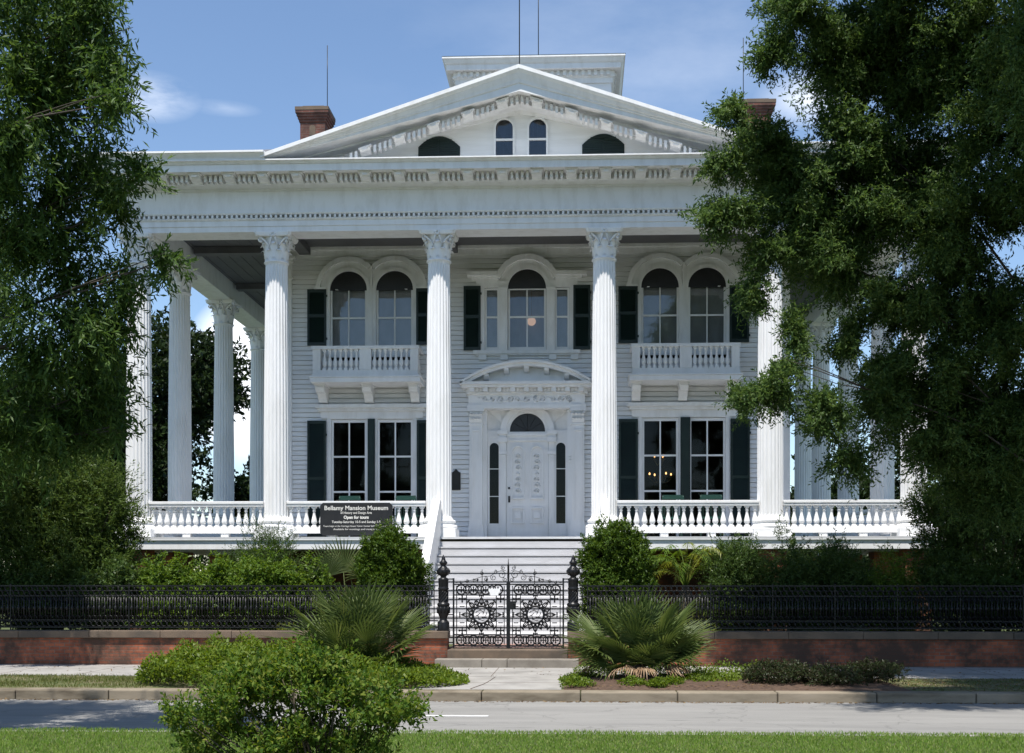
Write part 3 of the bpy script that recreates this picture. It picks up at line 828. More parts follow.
for s in (shutter(-6.21, -5.68, 3.05, 6.40), shutter(-3.10, -2.57, 3.05, 6.40)): dup(s, 8.78)
for s in (shutter(-6.21, -5.67, 8.52, 10.11), shutter(-3.12, -2.58, 8.52, 10.11)): dup(s, 8.77)
shutter(-1.78, -1.30, 8.35, 10.16); shutter(1.30, 1.78, 8.35, 10.16)
# folded leaf standing out between the two sashes
q = MB(); q.box(-4.49, -4.29, W - .12, W - .05, 3.05, 6.44); q.box(-4.45, -4.33, W - .135, W - .121, 3.1, 6.38); part('shutter', q, M_SHUT)
q = MB(); q.box(4.29, 4.56, W - .12, W - .05, 3.05, 6.44); q.box(4.33, 4.52, W - .135, W - .121, 3.1, 6.38); part('shutter', q, M_SHUT)

# --- tall lower windows
def low_window(cx):
    q = MB(); y = W - .06
    q.box(cx - 1.27, cx - 1.16, y, W + .1, 2.99, 6.44); q.box(cx + 1.16, cx + 1.27, y, W + .1, 2.99, 6.44)
    q.box(cx - 1.27, cx + 1.27, y, W + .1, 6.441, 6.64); q.box(cx - .15, cx + .15, y + .02, W + .1, 2.99, 6.44)
    q.box(cx - 1.45, cx + 1.45, y - .015, W - .03, 6.46, 6.66)
    q.box(cx - 1.52, cx + 1.52, y - .10, W - .03, 6.661, 6.74); q.box(cx - 1.58, cx + 1.58, y - .18, W - .03, 6.741, 6.84)
    w_ = part('window', q, M_TRIM)
    for s in (-1, 1):
        a, c = (cx - 1.155, cx - .155) if s < 0 else (cx + .155, cx + 1.155)
        q = MB(); ys = W - .01
        q.box(a, a + .055, ys, ys + .05, 3.0, 6.43); q.box(c - .055, c, ys, ys + .05, 3.0, 6.43); q.box(a + .055, c - .055, ys, ys + .05, 6.35, 6.43)
        for z_ in (3.4, 4.39, 5.385): q.box(a + .055, c - .055, ys + .003, ys + .047, z_ - .025, z_ + .025)
        q.box((a + c) / 2 - .02, (a + c) / 2 + .02, ys + .005, ys + .045, 3.0, 6.35)
        part('sash', q, M_WHITE, w_)
        q = MB(); q.box(a + .05, c - .05, ys + .022, ys + .03, 3.0, 6.36); part('pane', q, M_GLASS, w_)
low_window(-4.38); low_window(4.385)

# --- arched upper windows with a balcony
def up_window(cx):
    q = MB(); y = W - .07
    for s in (-1, 1):
        c = cx + s * .655
        i_ = arched(c - .525, c + .525, 8.2, 10.10, 20); o_ = arched(c - .625, c + .625, 8.2, 10.10, 20)
        ring_xz(q, i_, o_, y, W + .1)
        # outer hood mould: arc clipped where the two meet
        amax = 135 if s > 0 else 180; 
        A0, A1 = (5, 133.5) if s > 0 else (46.5, 175)
        for (r0, r1, yy) in ((.63, .80, y + .03), (.80, .93, y - .05)):
            A0_, A1_ = (2, 180 - math.degrees(math.acos(.655 / r1))) if s > 0 else (math.degrees(math.acos(.655 / r1)), 178)
            if r1 < .7: A0_, A1_ = 2, 178
            ring_xz(q, arc(c, 10.1, r0, A0_, A1_, 20), arc(c, 10.1, r1, A0_, A1_, 20), yy, W - .02)
    # spandrel board behind the mouldings
    sp = [(cx - 1.45, 10.0)] + [(cx - .655 + .79 * math.cos(R(a)), 10.1 + .79 * math.sin(R(a))) for a in range(178, 34, -8)]
    q.box(cx - .03, cx + .03, y - .02, W - .02, 8.2, 10.75)
    for s in (-1, 1): q.box(cx + s * 1.28, cx + s * 1.20, y - .01, W + .1, 8.2, 10.1); q.box(cx + s * .95 + s * .0, cx + s * 1.02, y - .04, W - .02, 10.09, 10.10)
    for s in (-1, 1):
        q.box(cx + s * 1.27, cx + s * 1.60, y - .04, W - .02, 10.11, 10.17)
    # panel that closes the wall around the arches
    b0 = [(cx - 1.235, 10.08)]
    for s in (-1, 1):
        c = cx + s * .655
        pts_o = arc(c, 10.1, .62, 180, 0, 18); top = [(x, 10.72) for x, z in pts_o]
        ring_xz(q, pts_o, top, W - .035, W + .02)
    w_ = part('window', q, M_TRIM)
    for s in (-1, 1):
        c = cx + s * .655; ys = W - .0
        q = MB(); q.box(c - .52, c - .465, ys, ys + .05, 8.2, 10.1); q.box(c + .465, c + .52, ys, ys + .05, 8.2, 10.1)
        q.box(c - .465, c + .465, ys + .002, ys + .048, 9.28, 9.33); q.box(c - .465, c + .465, ys + .002, ys + .048, 8.2, 8.45)
        q.box(c - .017, c + .017, ys + .005, ys + .045, 8.45, 10.09)
        part('sash', q, M_WHITE, w_)
        q = MB(); q.box(c - .47, c + .47, ys + .02, ys + .028, 8.4, 10.09); part('pane', q, M_GLASS_UP, w_)
        q = MB(); q.prism_xz(arched(c - .53, c + .53, 10.085, 10.10, 20), ys - .005, ys + .06); part('fanlight', q, M_BLACKPANEL, w_)
        q = MB(); q.box(c - .5, c + .5, ys + .10, ys + .11, 8.3, 10.1); part('sky_reflection_panel', q, M_SKYREFL, w_)  # added sheet behind the glass, coloured as its sky reflection
up_window(-4.395); up_window(4.38)
def balcony(cx):
    yf_ = 2.36
    q = MB(); q.box(cx - 1.52, cx + 1.52, yf_ - .04, W - .04, 7.34, 7.46); q.box(cx - 1.48, cx + 1.48, yf_, W - .04, 7.461, 7.56); q.box(cx - 1.45, cx + 1.45, yf_ + .03, W - .04, 7.561, 7.68)
    q.box(cx - 1.55, cx + 1.55, yf_ - .07, W - .04, 7.465, 7.50)
    bal = part('balcony', q, M_WHITE)
    q = MB(); q.box(cx - 1.49, cx + 1.49, yf_ - .015, yf_ + .20, 8.25, 8.335)
    for s in (-1, 1): q.box(cx + s * 1.285, cx + s * 1.49, yf_ + .201, W - .04, 8.25, 8.335)
    for x0, x1 in ((cx - 1.455, cx - 1.24), (cx - .16, cx + .16), (cx + 1.24, cx + 1.455)): q.box(x0, x1, yf_ + .02, yf_ + .17, 7.681, 8.25)
    part('rail', q, M_WHITE, bal)
    for s in (-1, 1): 
        q = MB()
        for i in range(5): q.lathe(BALP, cx + s * 1.36, yf_ + .32 + i * .14, 8, 7.68, cap=False)
        part('side_baluster', q, M_WHITE, bal)
    for s in (-1, 1):
        for i in range(7):
            x = cx + s * (.25 + i * .148); q = MB(); q.lathe(BALP, x, yf_ + .095, 10, 7.68, cap=False)
            q.box(x - .052, x + .052, yf_ + .043, yf_ + .147, 7.681, 7.73); q.box(x - .05, x + .05, yf_ + .045, yf_ + .145, 8.20, 8.251)
            part('baluster', q, M_WHITE, bal)
    for dx in (-1.32, -.02, 1.28):
        q = MB(); x0, x1 = cx + dx - .12, cx + dx + .12
        q.prism_yz([(W - .04, 7.34), (yf_ + .30, 7.34), (yf_ + .28, 7.24), (yf_ + .34, 7.13), (yf_ + .55, 7.10), (yf_ + .70, 6.98), (W - .25, 6.90), (W - .12, 6.86), (W - .04, 6.86)], x0, x1)
        q.box(x0 - .03, x1 + .03, yf_ + .26, W - .04, 7.30, 7.338)
        part('bracket', q, M_WHITE, bal)
BALP = [(.05, .05), (.052, .07), (.034, .085), (.034, .10), (.058, .135), (.064, .18), (.055, .235), (.030, .36), (.024, .42), (.03, .45), (.042, .462), (.03, .475), (.028, .49), (.05, .52)]
balcony(-4.41); balcony(4.36)

# --- three-part centre window
q = MB(); y = W - .07
for s in (-1, 1):
    q.box(s * .545, s * .785, y - .03, W + .1, 8.34, 10.12); q.box(s * .60, s * .73, y - .05, y - .031, 8.5, 10.0)
    q.box(s * 1.19, s * 1.30, y, W + .1, 8.34, 10.12)
    q.box(s * .80, s * 1.42, y - .01, W - .02, 10.121, 10.36); q.box(s * .82, s * 1.55, y - .08, W - .02, 10.361, 10.43); q.box(s * .82, s * 1.68, y - .17, W - .02, 10.431, 10.54)
    q.box(s * .57, s * .82, y - .012, W - .02, 10.121, 10.30)
    q.box(s * .545, s * .80, y - .05, W - .02, 10.05, 10.12)
i_ = arched(-.535, .535, 10.1, 10.10, 22); 
ring_xz(q, arc(0, 10.1, .535, 0, 180, 22), arc(0, 10.1, .66, 0, 180, 22), y, W + .1)
for r0, r1, yy in ((.66, .79, y + .02), (.79, .94, y - .10)):
    ring_xz(q, arc(0, 10.1, r0, 18 if r1 > .8 else 4, 162 if r1 > .8 else 176, 24), arc(0, 10.1, r1, 18 if r1 > .8 else 4, 162 if r1 > .8 else 176, 24), yy, W - .02)
pts_o = arc(0, 10.1, .62, 180, 0, 18); ring_xz(q, pts_o, [(x, 10.74) for x, z_ in pts_o], W - .036, W + .02)
q.box(-1.5, 1.5, y - .10, W - .02, 8.24, 8.34); q.box(-1.46, 1.46, y - .05, W - .02, 8.20, 8.239)
for dx in (-1.35, -.74, .62, 1.23): q.box(dx, dx + .21, y - .06, W - .02, 8.08, 8.199)
cw = part('window', q, M_TRIM)
for a, c, mid in ((-.53, .53, True), (-1.185, -.79, False), (.79, 1.185, False)):
    q = MB(); ys = W
    q.box(a, a + .05, ys, ys + .05, 8.34, 10.11); q.box(c - .05, c, ys, ys + .05, 8.34, 10.11); q.box(a + .05, c - .05, ys + .002, ys + .048, 9.27, 9.32)
    q.box(a + .05, c - .05, ys + .002, ys + .048, 8.34, 8.45); q.box(a + .05, c - .05, ys + .002, ys + .048, 10.06, 10.11)
    if mid: q.box(-.017, .017, ys + .005, ys + .045, 8.45, 10.06)
    part('sash', q, M_WHITE, cw)
    q = MB(); q.box(a + .045, c - .045, ys + .02, ys + .028, 8.4, 10.08); part('pane', q, M_GLASS_UP, cw)
    if mid: continue
    q = MB(); q.box(a, c, ys + .10, ys + .11, 8.34, 10.1); part('sky_reflection_panel', q, M_SKYREFL, cw)  # added sheet giving the narrow side panes their reflected-sky grey
q = MB(); q.prism_xz(arched(-.54, .54, 10.09, 10.11, 22), W - .005, W + .06); part('fanlight', q, M_BLACKPANEL, cw)
q = MB(); q.box(-1.24, 1.24, W + .9, W + .92, 8.2, 10.9); part('sky_reflection_panel', q, M_SKYREFL, cw)  # wide added backing sheet carrying the reflected-sky grey

# --- entrance
yd = W - .30
q = MB()       # pilasters, entablature and segmental pediment
q.box(-1.66, 1.66, yd + .06, W - .02, 6.70, 6.80); q.box(-1.63, 1.63, yd + .09, W - .02, 6.801, 7.10); q.box(-1.70, 1.70, yd + .02, W - .02, 7.101, 7.14)
q.box(-1.80, 1.80, yd - .18, W - .02, 7.26, 7.33); q.box(-1.86, 1.86, yd - .25, W - .02, 7.331, 7.41)
q.box(-1.68, 1.68, yd + .04, W - .02, 7.141, 7.259)
Rr = (1.86 ** 2 + .60 ** 2) / (2 * .60); cz = 8.0 - Rr; a_ = math.degrees(math.asin(1.86 / Rr))
ring_xz(q, arc(0, cz, Rr - .15, 90 - a_, 90 + a_, 26), arc(0, cz, Rr - .06, 90 - a_, 90 + a_, 26), yd - .17, W - .02)
ring_xz(q, arc(0, cz, Rr - .059, 90 - a_, 90 + a_, 26), arc(0, cz, Rr, 90 - a_, 90 + a_, 26), yd - .25, W - .02)
q.prism_xz([(-1.75, 7.412)] + list(reversed(arc(0, cz, Rr - .14, 90 - a_ * .93, 90 + a_ * .93, 20))) + [(1.75, 7.412)], yd + .12, W - .03)
ent = part('door_surround', q, M_WHITE)
q = MB()
for k in range(-4, 5): q.box(k * .38 - .065, k * .38 + .065, yd - .14, yd + .04, 7.145, 7.258)
for k in range(-4, 4):
    for j in range(2): q.box(k * .38 + .11 + j * .10, k * .38 + .17 + j * .10, yd - .03, yd + .04, 7.175, 7.256)
for k in range(-2, 3):
    x = k * .56; zz = cz + math.sqrt((Rr - .15) ** 2 - x * x)
    q.prism_yz([(yd - .13, zz), (yd - .13, zz - .06), (yd - .05, zz - .13), (yd + .12, zz - .17), (yd + .12, zz)], x - .07, x + .07)
part('modillion', q, M_WHITE, ent)
q = MB()       # carved scroll frieze
q.tube([(x_, yd + .08, 6.955 + .05 * math.sin(x_ * 13.1)) for x_ in np.linspace(-1.35, 1.35, 60)], .014, 4)
for k in range(-5, 6):
    cxk = k * .24 + .04 * math.sin(k * 2.3)
    pts = []
    for i in range(14):
        t = i / 13; an = t * 3.4 * math.pi * (1 if k % 2 else -1); r_ = (.085 + .02 * math.sin(k * 1.7)) * (1 - .7 * t)
        pts.append((cxk + r_ * math.cos(an + k), yd + .085, 6.955 + r_ * math.sin(an + k)))
    q.tube(pts, .018, 4)
part('carving', q, M_TRIM, ent)
pil = None
for s in (-1, 1):
    x0, x1 = (-1.61, -1.25) if s < 0 else (1.25, 1.61)
    q = MB(); q.box(x0, x1, yd + .10, W - .02, 3.0, 6.70)
    q.box(x0 - .05, x1 + .05, yd + .05, W - .02, 3.0, 3.24); q.box(x0 - .03, x1 + .03, yd + .07, W - .02, 3.241, 3.40); q.box(x0 - .015, x1 + .015, yd + .085, W - .02, 3.401, 3.46)
    q.box(x0 - .025, x1 + .025, yd + .075, W - .02, 6.24, 6.285); q.box(x0 - .05, x1 + .05, yd + .05, W - .02, 6.62, 6.70)
    for a, c, d_, e_ in ((x0 + .07, x0 + .085, 3.6, 6.1), (x1 - .085, x1 - .07, 3.6, 6.1)): q.box(a - .008, c + .008, yd + .06, yd + .099, d_, e_)
    q.box(x0 + .094, x1 - .094, yd + .06, yd + .099, 6.07, 6.10)
    pil = part('pilaster', q, M_WHITE, ent)
    q = MB()
    for j in range(4):
        xx = x0 + .045 + j * .09
        for zz in (6.29, 6.42): 
            q.add([(xx - .04, yd + .09, zz), (xx + .04, yd + .09, zz), (xx + .045, yd + .04, zz + .1), (xx, yd - .03, zz + .13), (xx - .045, yd + .04, zz + .1)], [(0, 1, 2, 3, 4)])
    for xx in (x0 + .03, x1 - .03):
        q.tube([(xx + .05 * math.cos(t) * (1 - t / 14), yd + .06, 6.555 + .05 * math.sin(t) * (1 - t / 14)) for t in np.linspace(0, 10, 14)], .016, 5)
    part('pilaster_capital', q, M_WHITE, ent)
yb_ = W + .26      # recessed inner frame
q = MB(); q.box(-1.25, 1.25, yb_ + .02, yb_ + .12, 2.99, 3.07)
q.box(-1.30, -1.13, W - .02, yb_ + .1, 3.0, 6.72); q.box(1.13, 1.30, W - .02, yb_ + .1, 3.0, 6.72)
# backing with the side lights and fan cut out
for s in (-1, 1):
    a, c = sorted((s * .60, s * 1.13)); l0, l1 = sorted((s * .815, s * 1.075))
    q.box(a, l0, yb_, yb_ + .08, 3.0, 5.92); q.box(l1, c, yb_, yb_ + .08, 3.0, 5.92); q.box(l0, l1, yb_, yb_ + .08, 3.0, 3.50); q.box(l0, l1, yb_ + .001, yb_ + .08, 5.80, 5.92)
    m_ = (l0 + l1) / 2; po = arc(m_, 5.66, .13, 180, 0, 12); ring_xz(q, po, [(x, 5.81) for x, z_ in po], yb_ + .003, yb_ + .07)
    q.box(a + .02, c - .02, yb_ - .03, yb_, 3.14, 3.42)
    q.box(s * .60, s * .79, yb_ - .05, yb_ - .001, 3.0, 3.2); q.box(s * .61, s * .77, yb_ - .045, yb_ - .001, 3.21, 5.8); q.box(s * .58, s * .80, yb_ - .09, yb_ - .001, 5.45, 5.55); q.box(s * .56, s * .82, yb_ - .12, yb_ - .001, 5.80, 5.93)
    for j in range(3): q.box(s * .62, s * .76, yb_ - .075 + j * .008, yb_ - .046, 5.38 - j * .09, 5.44 - j * .09)
    for j in range(3): q.box(s * 1.16, s * 1.30, W - .05, W - .021, 5.38 - j * .09, 5.44 - j * .09)
    q.box(s * .56, s * .84, yb_ - .12, yb_ - .002, 6.02, 6.13); q.box(s * .60, s * .80, yb_ - .08, yb_ - .002, 5.931, 6.019)
q.box(-.60, .60, yb_, yb_ + .08, 5.83, 6.10); q.box(-.60, .60, yb_ - .04, yb_ - .001, 5.98, 6.05); q.box(-.60, .60, yb_ - .025, yb_ - .001, 5.84, 5.88)
po = arc(0, 6.12, .50, 180, 0, 20); ring_xz(q, po, [(x * 2.26, 6.72) if abs(x) > .49 else (x * 2.2, 6.72) for x, z_ in po], yb_, yb_ + .08)
q.box(-1.13, -.50, yb_ + .002, yb_ + .08, 5.921, 6.13); q.box(.50, 1.13, yb_ + .002, yb_ + .08, 5.921, 6.13)
ring_xz(q, arc(0, 6.12, .51, 0, 180, 24), arc(0, 6.12, .60, 0, 180, 24), yb_ - .04, yb_); ring_xz(q, arc(0, 6.12, .60, 0, 180, 24), arc(0, 6.12, .76, 0, 180, 24), yb_ - .09, yb_)
q.box(-1.28, 1.28, W - .0, yb_ + .1, 6.70, 6.76); q.box(-1.25, 1.25, yb_ + .05, yb_ + .085, 6.105, 6.699)
part('door_frame', q, M_WHITE, ent)
q = MB(); q.prism_xz(arched(-.51, .51, 6.10, 6.12, 22), yb_ + .03, yb_ + .04)
for k in range(5): 
    an = R(30 + 30 * k); q.tube([(0, yb_ + .025, 6.12), (.5 * math.cos(an), yb_ + .025, 6.12 + .5 * math.sin(an))], .006, 4)
part('fanlight', q, M_BLACKPANEL, ent)
for s in (-1, 1):
    l0, l1 = sorted((s * .815, s * 1.075)); q = MB(); q.box(l0, l1, yb_ + .03, yb_ + .036, 3.5, 5.8); part('side_light', q, M_GLASS, ent)
    q = MB()
    for z_ in (4.27, 5.05): q.box(l0, l1, yb_ + .02, yb_ + .045, z_ - .012, z_ + .012)
    part('side_light_bar', q, M_WHITE, ent)
q = MB(); q.box(-.595, .595, yb_ + .03, yb_ + .08, 3.05, 5.83)
for s in (-1, 1):
    c = s * .27
    o_ = arched(c - .19, c + .19, 4.22, 5.52, 12); i_ = arched(c - .155, c + .155, 4.25, 5.52, 12)
    ring_xz(q, i_, o_, yb_ - .045, yb_ + .031); q.box(c - .19, c + .19, yb_ - .06, yb_ + .031, 4.19, 4.235)
    for x0, x1, z0, z1 in ((c - .19, c + .19, 3.92, 3.96), (c - .19, c + .19, 3.50, 3.54), (c - .19, c - .15, 3.54, 3.92), (c + .15, c + .19, 3.54, 3.92)): q.box(x0, x1, yb_ - .045, yb_ + .031, z0, z1)
    q.box(c - .085, c + .085, yb_ - .04, yb_ + .031, 3.64, 3.82)
    q.box(c + s * .0 - .002, c + .002, yb_ + .02, yb_ + .031, 3.1, 3.2)
door = part('door', q, M_WHITE)
q = MB()
for s in (-1, 1):
    c = s * .27
    for j, zz in enumerate(np.linspace(4.42, 5.40, 7)):
        if j == 3: q.lathe([(.005, -.045), (.045, -.03), (.055, 0), (.045, .03), (.005, .045)], c, yb_ + .03, 10, zz, cap=False); continue
        sg = 1 if j % 2 else -1
        q.tube([(c + sg * s * .075 * math.cos(t) * (1 - t / 9), yb_ + .005, zz + .065 * math.sin(t) * (1 - t / 9)) for t in np.linspace(-.5, 6, 12)], .019, 4)
part('carving', q, M_WHITE, door)
q = MB(); q.lathe([(.004, -.03), (.028, -.018), (.032, 0), (.028, .018), (.004, .03)], -.52, yb_ - .02, 10, 4.50, cap=False); q.box(-.545, -.495, yb_ + .005, yb_ + .03, 4.10, 4.28); q.tube([(-.52, yb_ - .02, 4.20), (-.52, yb_ - .05, 4.18), (-.50, yb_ - .05, 4.10)], .014, 5)
part('handle', q, M_BRONZE, door)

# --- balustrades
RB = [(.062, 0), (.064, .045), (.045, .06), (.045, .075), (.070, .11), (.076, .15), (.062, .21), (.036, .32), (.029, .39), (.036, .405), (.048, .418), (.034, .435), (.032, .455), (.055, .49), (.055, .52)]
def balustrade(x0, x1, n):
    yc = -.1
    q = MB(); q.box(x0, x1, yc - .10, yc + .10, 3.84, 3.91); q.box(x0, x1, yc - .08, yc + .08, 3.775, 3.8395); q.box(x0, x1, yc - .10, yc + .10, 3.13, 3.24); q.box(x0, x1, yc - .12, yc + .12, 3.09, 3.13)
    k_ = int((x1 - x0) / 1.2)
    for i in range(1, k_ + 1): xx = x0 + (x1 - x0) * i / (k_ + 1); q.box(xx - .1, xx + .1, yc - .1, yc + .1, 2.985, 3.09)
    bs = part('balustrade', q, M_WHITE, bevel=.008)
    for i in range(n):
        x = x0 + (x1 - x0) * (i + .5) / n; q = MB(); q.lathe(RB, x, yc, 12, 3.245, cap=False)
        q.box(x - .07, x + .07, yc - .07, yc + .07, 3.241, 3.285); q.box(x - .06, x + .06, yc - .06, yc + .06, 3.735, 3.775)
        part('baluster', q, M_WHITE, bs)
balustrade(-CX3 + .3, -CX2 - .3, 16); balustrade(-CX2 + .3, -2.42, 18); balustrade(2.42, CX2 - .3, 18); balustrade(CX2 + .3, CX3 - .3, 16)
for s in (-1, 1):
    q = MB(); xc = s * (CX3 - .1)
    for i in range(4):
        ya, yb2 = SY[i] + .3, SY[i + 1] - .3
        q.box(xc - .10, xc + .10, ya, yb2, 3.84, 3.91); q.box(xc - .10, xc + .10, ya, yb2, 3.13, 3.24)
    bs = part('balustrade', q, M_WHITE)
    q = MB()
    for i in range(4):
        ya, yb2 = SY[i] + .3, SY[i + 1] - .3; n_ = int((yb2 - ya) / .205)
        for k in range(n_): q.lathe(RB, xc, ya + (yb2 - ya) * (k + .5) / n_, 8, 3.245, cap=False)
    tag(part('balusters', q, M_WHITE, bs), kind='stuff')

# --- front steps between sloping cheek walls
nst = 12; rise = (2.93 - .50) / nst; run = .31; ytop = -.67
q = MB(); q.prism_yz([(ytop, .5), (ytop, 2.70), (ytop - run * nst + .35, .62), (ytop - run * nst + .35, .5)], -1.9, 1.9)
stair = part('staircase', q, M_STEP)
for i in range(nst):
    zt = 2.93 - rise * i; y1 = ytop - run * i
    q = MB()
    q.box(-1.995, 1.995, y1 - .03, y1 + .0, zt - rise, zt - .066)              # riser under the nosing above
    if i < nst - 1: q.box(-1.995, 1.995, y1 - run - .044, y1 - .031, zt - rise - .036, zt - rise); q.box(-1.995, 1.995, y1 - run + .02, y1 - .032, zt - rise - .064, zt - rise - .037)   # tread
    part('step', q, M_STEP, stair)
for s in (-1, 1):
    x0, x1 = sorted((s * 1.998, s * 2.20))
    q = MB(); yb3 = ytop - run * nst + .1
    q.prism_yz([(-.36, 2.0), (-.36, 3.88), (-.60, 3.93), (yb3, 1.35), (yb3, .5), (yb3 + .4, .5)], x0, x1)
    cap_ = MB()
    part('cheek_wall', q, M_WHITE, bevel=.015)

# plaque beside the door
q = MB(); q.prism_xz([(-2.13, 4.43), (-1.87, 4.43), (-1.87, 4.92), (-1.93, 4.95), (-2.0, 5.03), (-2.07, 4.95), (-2.13, 4.92)], W - .06, W - .035)
for i in range(6): q.box(-2.09, -1.91, W - .063, W - .059, 4.50 + i * .065, 4.515 + i * .065)
pq = tag(q.build('plaque', M_BRONZE), 'dark metal history plaque with a peaked top on the clapboards left of the door', 'plaque')

# ================================================================== THINGS ON AND IN THE HOUSE
# sign hung on the balustrade
sg = thing('sign_board', 'black museum sign board with white lettering hung on the porch balustrade', 'sign', (-4.17, -.25, 3.02))
q = MB(); x0, x1, z0, z1, c = -5.09, -3.25, 3.03, 3.86, .07
q.prism_xz([(x0 + c, z0), (x1 - c, z0), (x1, z0 + c), (x1, z1 - c), (x1 - c, z1), (x0 + c, z1), (x0, z1 - c), (x0, z0 + c)], -.275, -.235)
q.build('board', M_SIGNB, sg)
def text(s, size, x, y, z, m, parent, width=None, bold=.0, name='lettering'):
    cu = bpy.data.curves.new('txt', 'FONT'); cu.body = s; cu.size = size; cu.align_x = 'CENTER'; cu.align_y = 'CENTER'; cu.extrude = .002; cu.offset = bold
    cu.resolution_u = 3
    t = bpy.data.objects.new('txt', cu); COL.objects.link(t)
    dg = bpy.context.evaluated_depsgraph_get(); dg.update()
    me = bpy.data.meshes.new_from_object(t.evaluated_get(dg)); bpy.data.objects.remove(t)
    xs = [v.co.x for v in me.vertices]; sx = width / (max(xs) - min(xs)) if width else 1
    off = WLOC[parent.name]
    for v in me.vertices: v.co = Vector((x + v.co.x * sx - off.x, y - v.co.z - off.y, z + v.co.y - off.z))
    me.materials.clear(); me.materials.append(m)
    o = bpy.data.objects.new(name, me); COL.objects.link(o); o.parent = parent; WLOC[o.name] = off.copy()
    return o
xc = -4.17
text('Bellamy Mansion Museum', .155, xc, -.278, 3.725, M_SIGNW, sg, 1.62, .003)
text('of History and Design Arts', .085, xc, -.278, 3.605, M_SIGNW, sg, .80, .001)
text('Open for tours', .11, xc, -.278, 3.49, M_SIGNW, sg, .64, .005)
text('Tuesday-Saturday 10-5 and Sunday 1-5', .085, xc, -.278, 3.375, M_SIGNW, sg, 1.24, .001)
text('Tours begin at the Carriage House Visitor Center behind the mansion', .06, xc, -.278, 3.27, M_SIGNW, sg, 1.68, 0)
text('Available for meetings and receptions', .06, xc, -.278, 3.19, M_SIGNW, sg, 1.16, 0)

# rocking chairs on the porch
def rocking_chair(x, y, label, rz):
    t = thing('rocking_chair', label, 'chair', (x, y, FZ - .015), 'green rocking chairs on the porch')
    def P(mb, n):
        o = mb.build(n, M_CHAIR, None); o.parent = t; return o
    q = MB(); q.box(-.28, .28, -.26, .24, .40, .43)
    P(q, 'seat')
    q = MB()
    for s in (-1, 1): q.tube([(s * .27, .24, .42), (s * .27, .30, .80), (s * .27, .40, 1.17)], .022, 6)
    q.box(-.28, .28, .375, .41, 1.07, 1.19); q.box(-.26, .26, .27, .30, .55, .61)
    for i in range(7): xx = -.21 + i * .07; q.tube([(xx, .285, .58), (xx, .39, 1.09)], .012, 5)
    P(q, 'backrest')
    for s in (-1, 1):
        q = MB(); q.box(s * .24, s * .34, -.30, .30, .64, .67); q.tube([(s * .28, -.24, .42), (s * .28, -.24, .65)], .02, 6); P(q, 'armrest')
        q = MB(); q.tube([(s * .27, .42 - i * .1, .03 + .03 * ((i - 4) / 4) ** 2) for i in range(10)], .022, 6)
        P(q, 'rocker')
        for yy in (-.22, .2): q = MB(); q.tube([(s * .26, yy, .03), (s * .26, yy, .41)], .02, 6); P(q, 'leg')
    t.rotation_euler.z = rz
rocking_chair(-4.73, 2.2, 'green slatted rocking chair in front of the lower left window, its left sash', R(180))
rocking_chair(-3.15, 2.2, 'green slatted rocking chair between the lower left window and the second column', R(172))
rocking_chair(3.95, 2.2, 'green slatted rocking chair in front of the lower right window, its left sash', R(183))
rocking_chair(5.0, 2.1, 'green slatted rocking chair in front of the lower right window, its right sash', R(176))

# chandelier behind the lower right window
ch = thing('chandelier', 'brass chandelier with lit warm candle bulbs seen through the lower right window', 'chandelier', (3.88, 5.6, 6.98))
q = MB(); q.tube([(3.88, 5.6, 6.98), (3.88, 5.6, 4.75)], .02, 6); q.lathe([(.02, -.12), (.07, -.06), (.09, 0), (.06, .08), (.03, .14)], 3.88, 5.6, 10, 4.9)
q.build('stem', M_BRASS, ch)
for k in range(7):
    tier = 1 if k < 4 else 2; an = R(25 + k * 90) if tier == 1 else R(60 + k * 120)
    rr = .36 if tier == 1 else .17; zt = 5.02 if tier == 1 else 5.55
    ex, ey = 3.88 + rr * math.cos(an), 5.6 + rr * math.sin(an) * .8
    q = MB(); q.tube([(3.88, 5.6, zt - .15), (3.88 + (ex - 3.88) * .5, 5.6 + (ey - 5.6) * .5, zt - .24), (ex, ey, zt - .10), (ex, ey, zt)], .012, 5); q.lathe([(.01, 0), (.05, .01), (.05, .02), (.015, .03)], ex, ey, 8, zt - .08)
    a = q.build('arm', M_BRASS, ch)
    q = MB(); q.lathe([(.012, 0), (.026, .02), (.02, .05), (.004, .075)], ex, ey, 8, zt); q.build('bulb', M_BULB, a)
wl_ = thing('wall_lamp', 'small lit brass lamp deep inside the lower left window', 'lamp', (-3.78, 8.19, 5.5))
q = MB(); q.lathe([(.06, -.02), (.07, 0), (.03, .02)], -3.78, 8.12, 8, 5.42); q.box(-3.82, -3.74, 8.12, 8.19, 5.38, 5.46); q.build('bracket', M_BRASS, wl_)
q = MB(); q.lathe([(.012, 0), (.04, .03), (.03, .08), (.006, .11)], -3.78, 8.12, 8, 5.45); q.build('bulb', M_BULB, wl_)
gl_ = thing('ceiling_lamp', 'round warm hanging globe lamp seen through the arched centre window', 'lamp', (.10, 4.0, 11.19))
q = MB(); q.tube([(.10, 4.0, 11.19), (.10, 4.0, 9.42)], .008, 5); q.build('cord', M_BRASS, gl_)
q = MB(); q.lathe([(.005 + .12 * math.sin(math.pi * i / 12), -.12 * math.cos(math.pi * i / 12)) for i in range(13)], .10, 4.0, 16, 9.30, cap=False); q.build('globe', M_GLOBE, gl_)

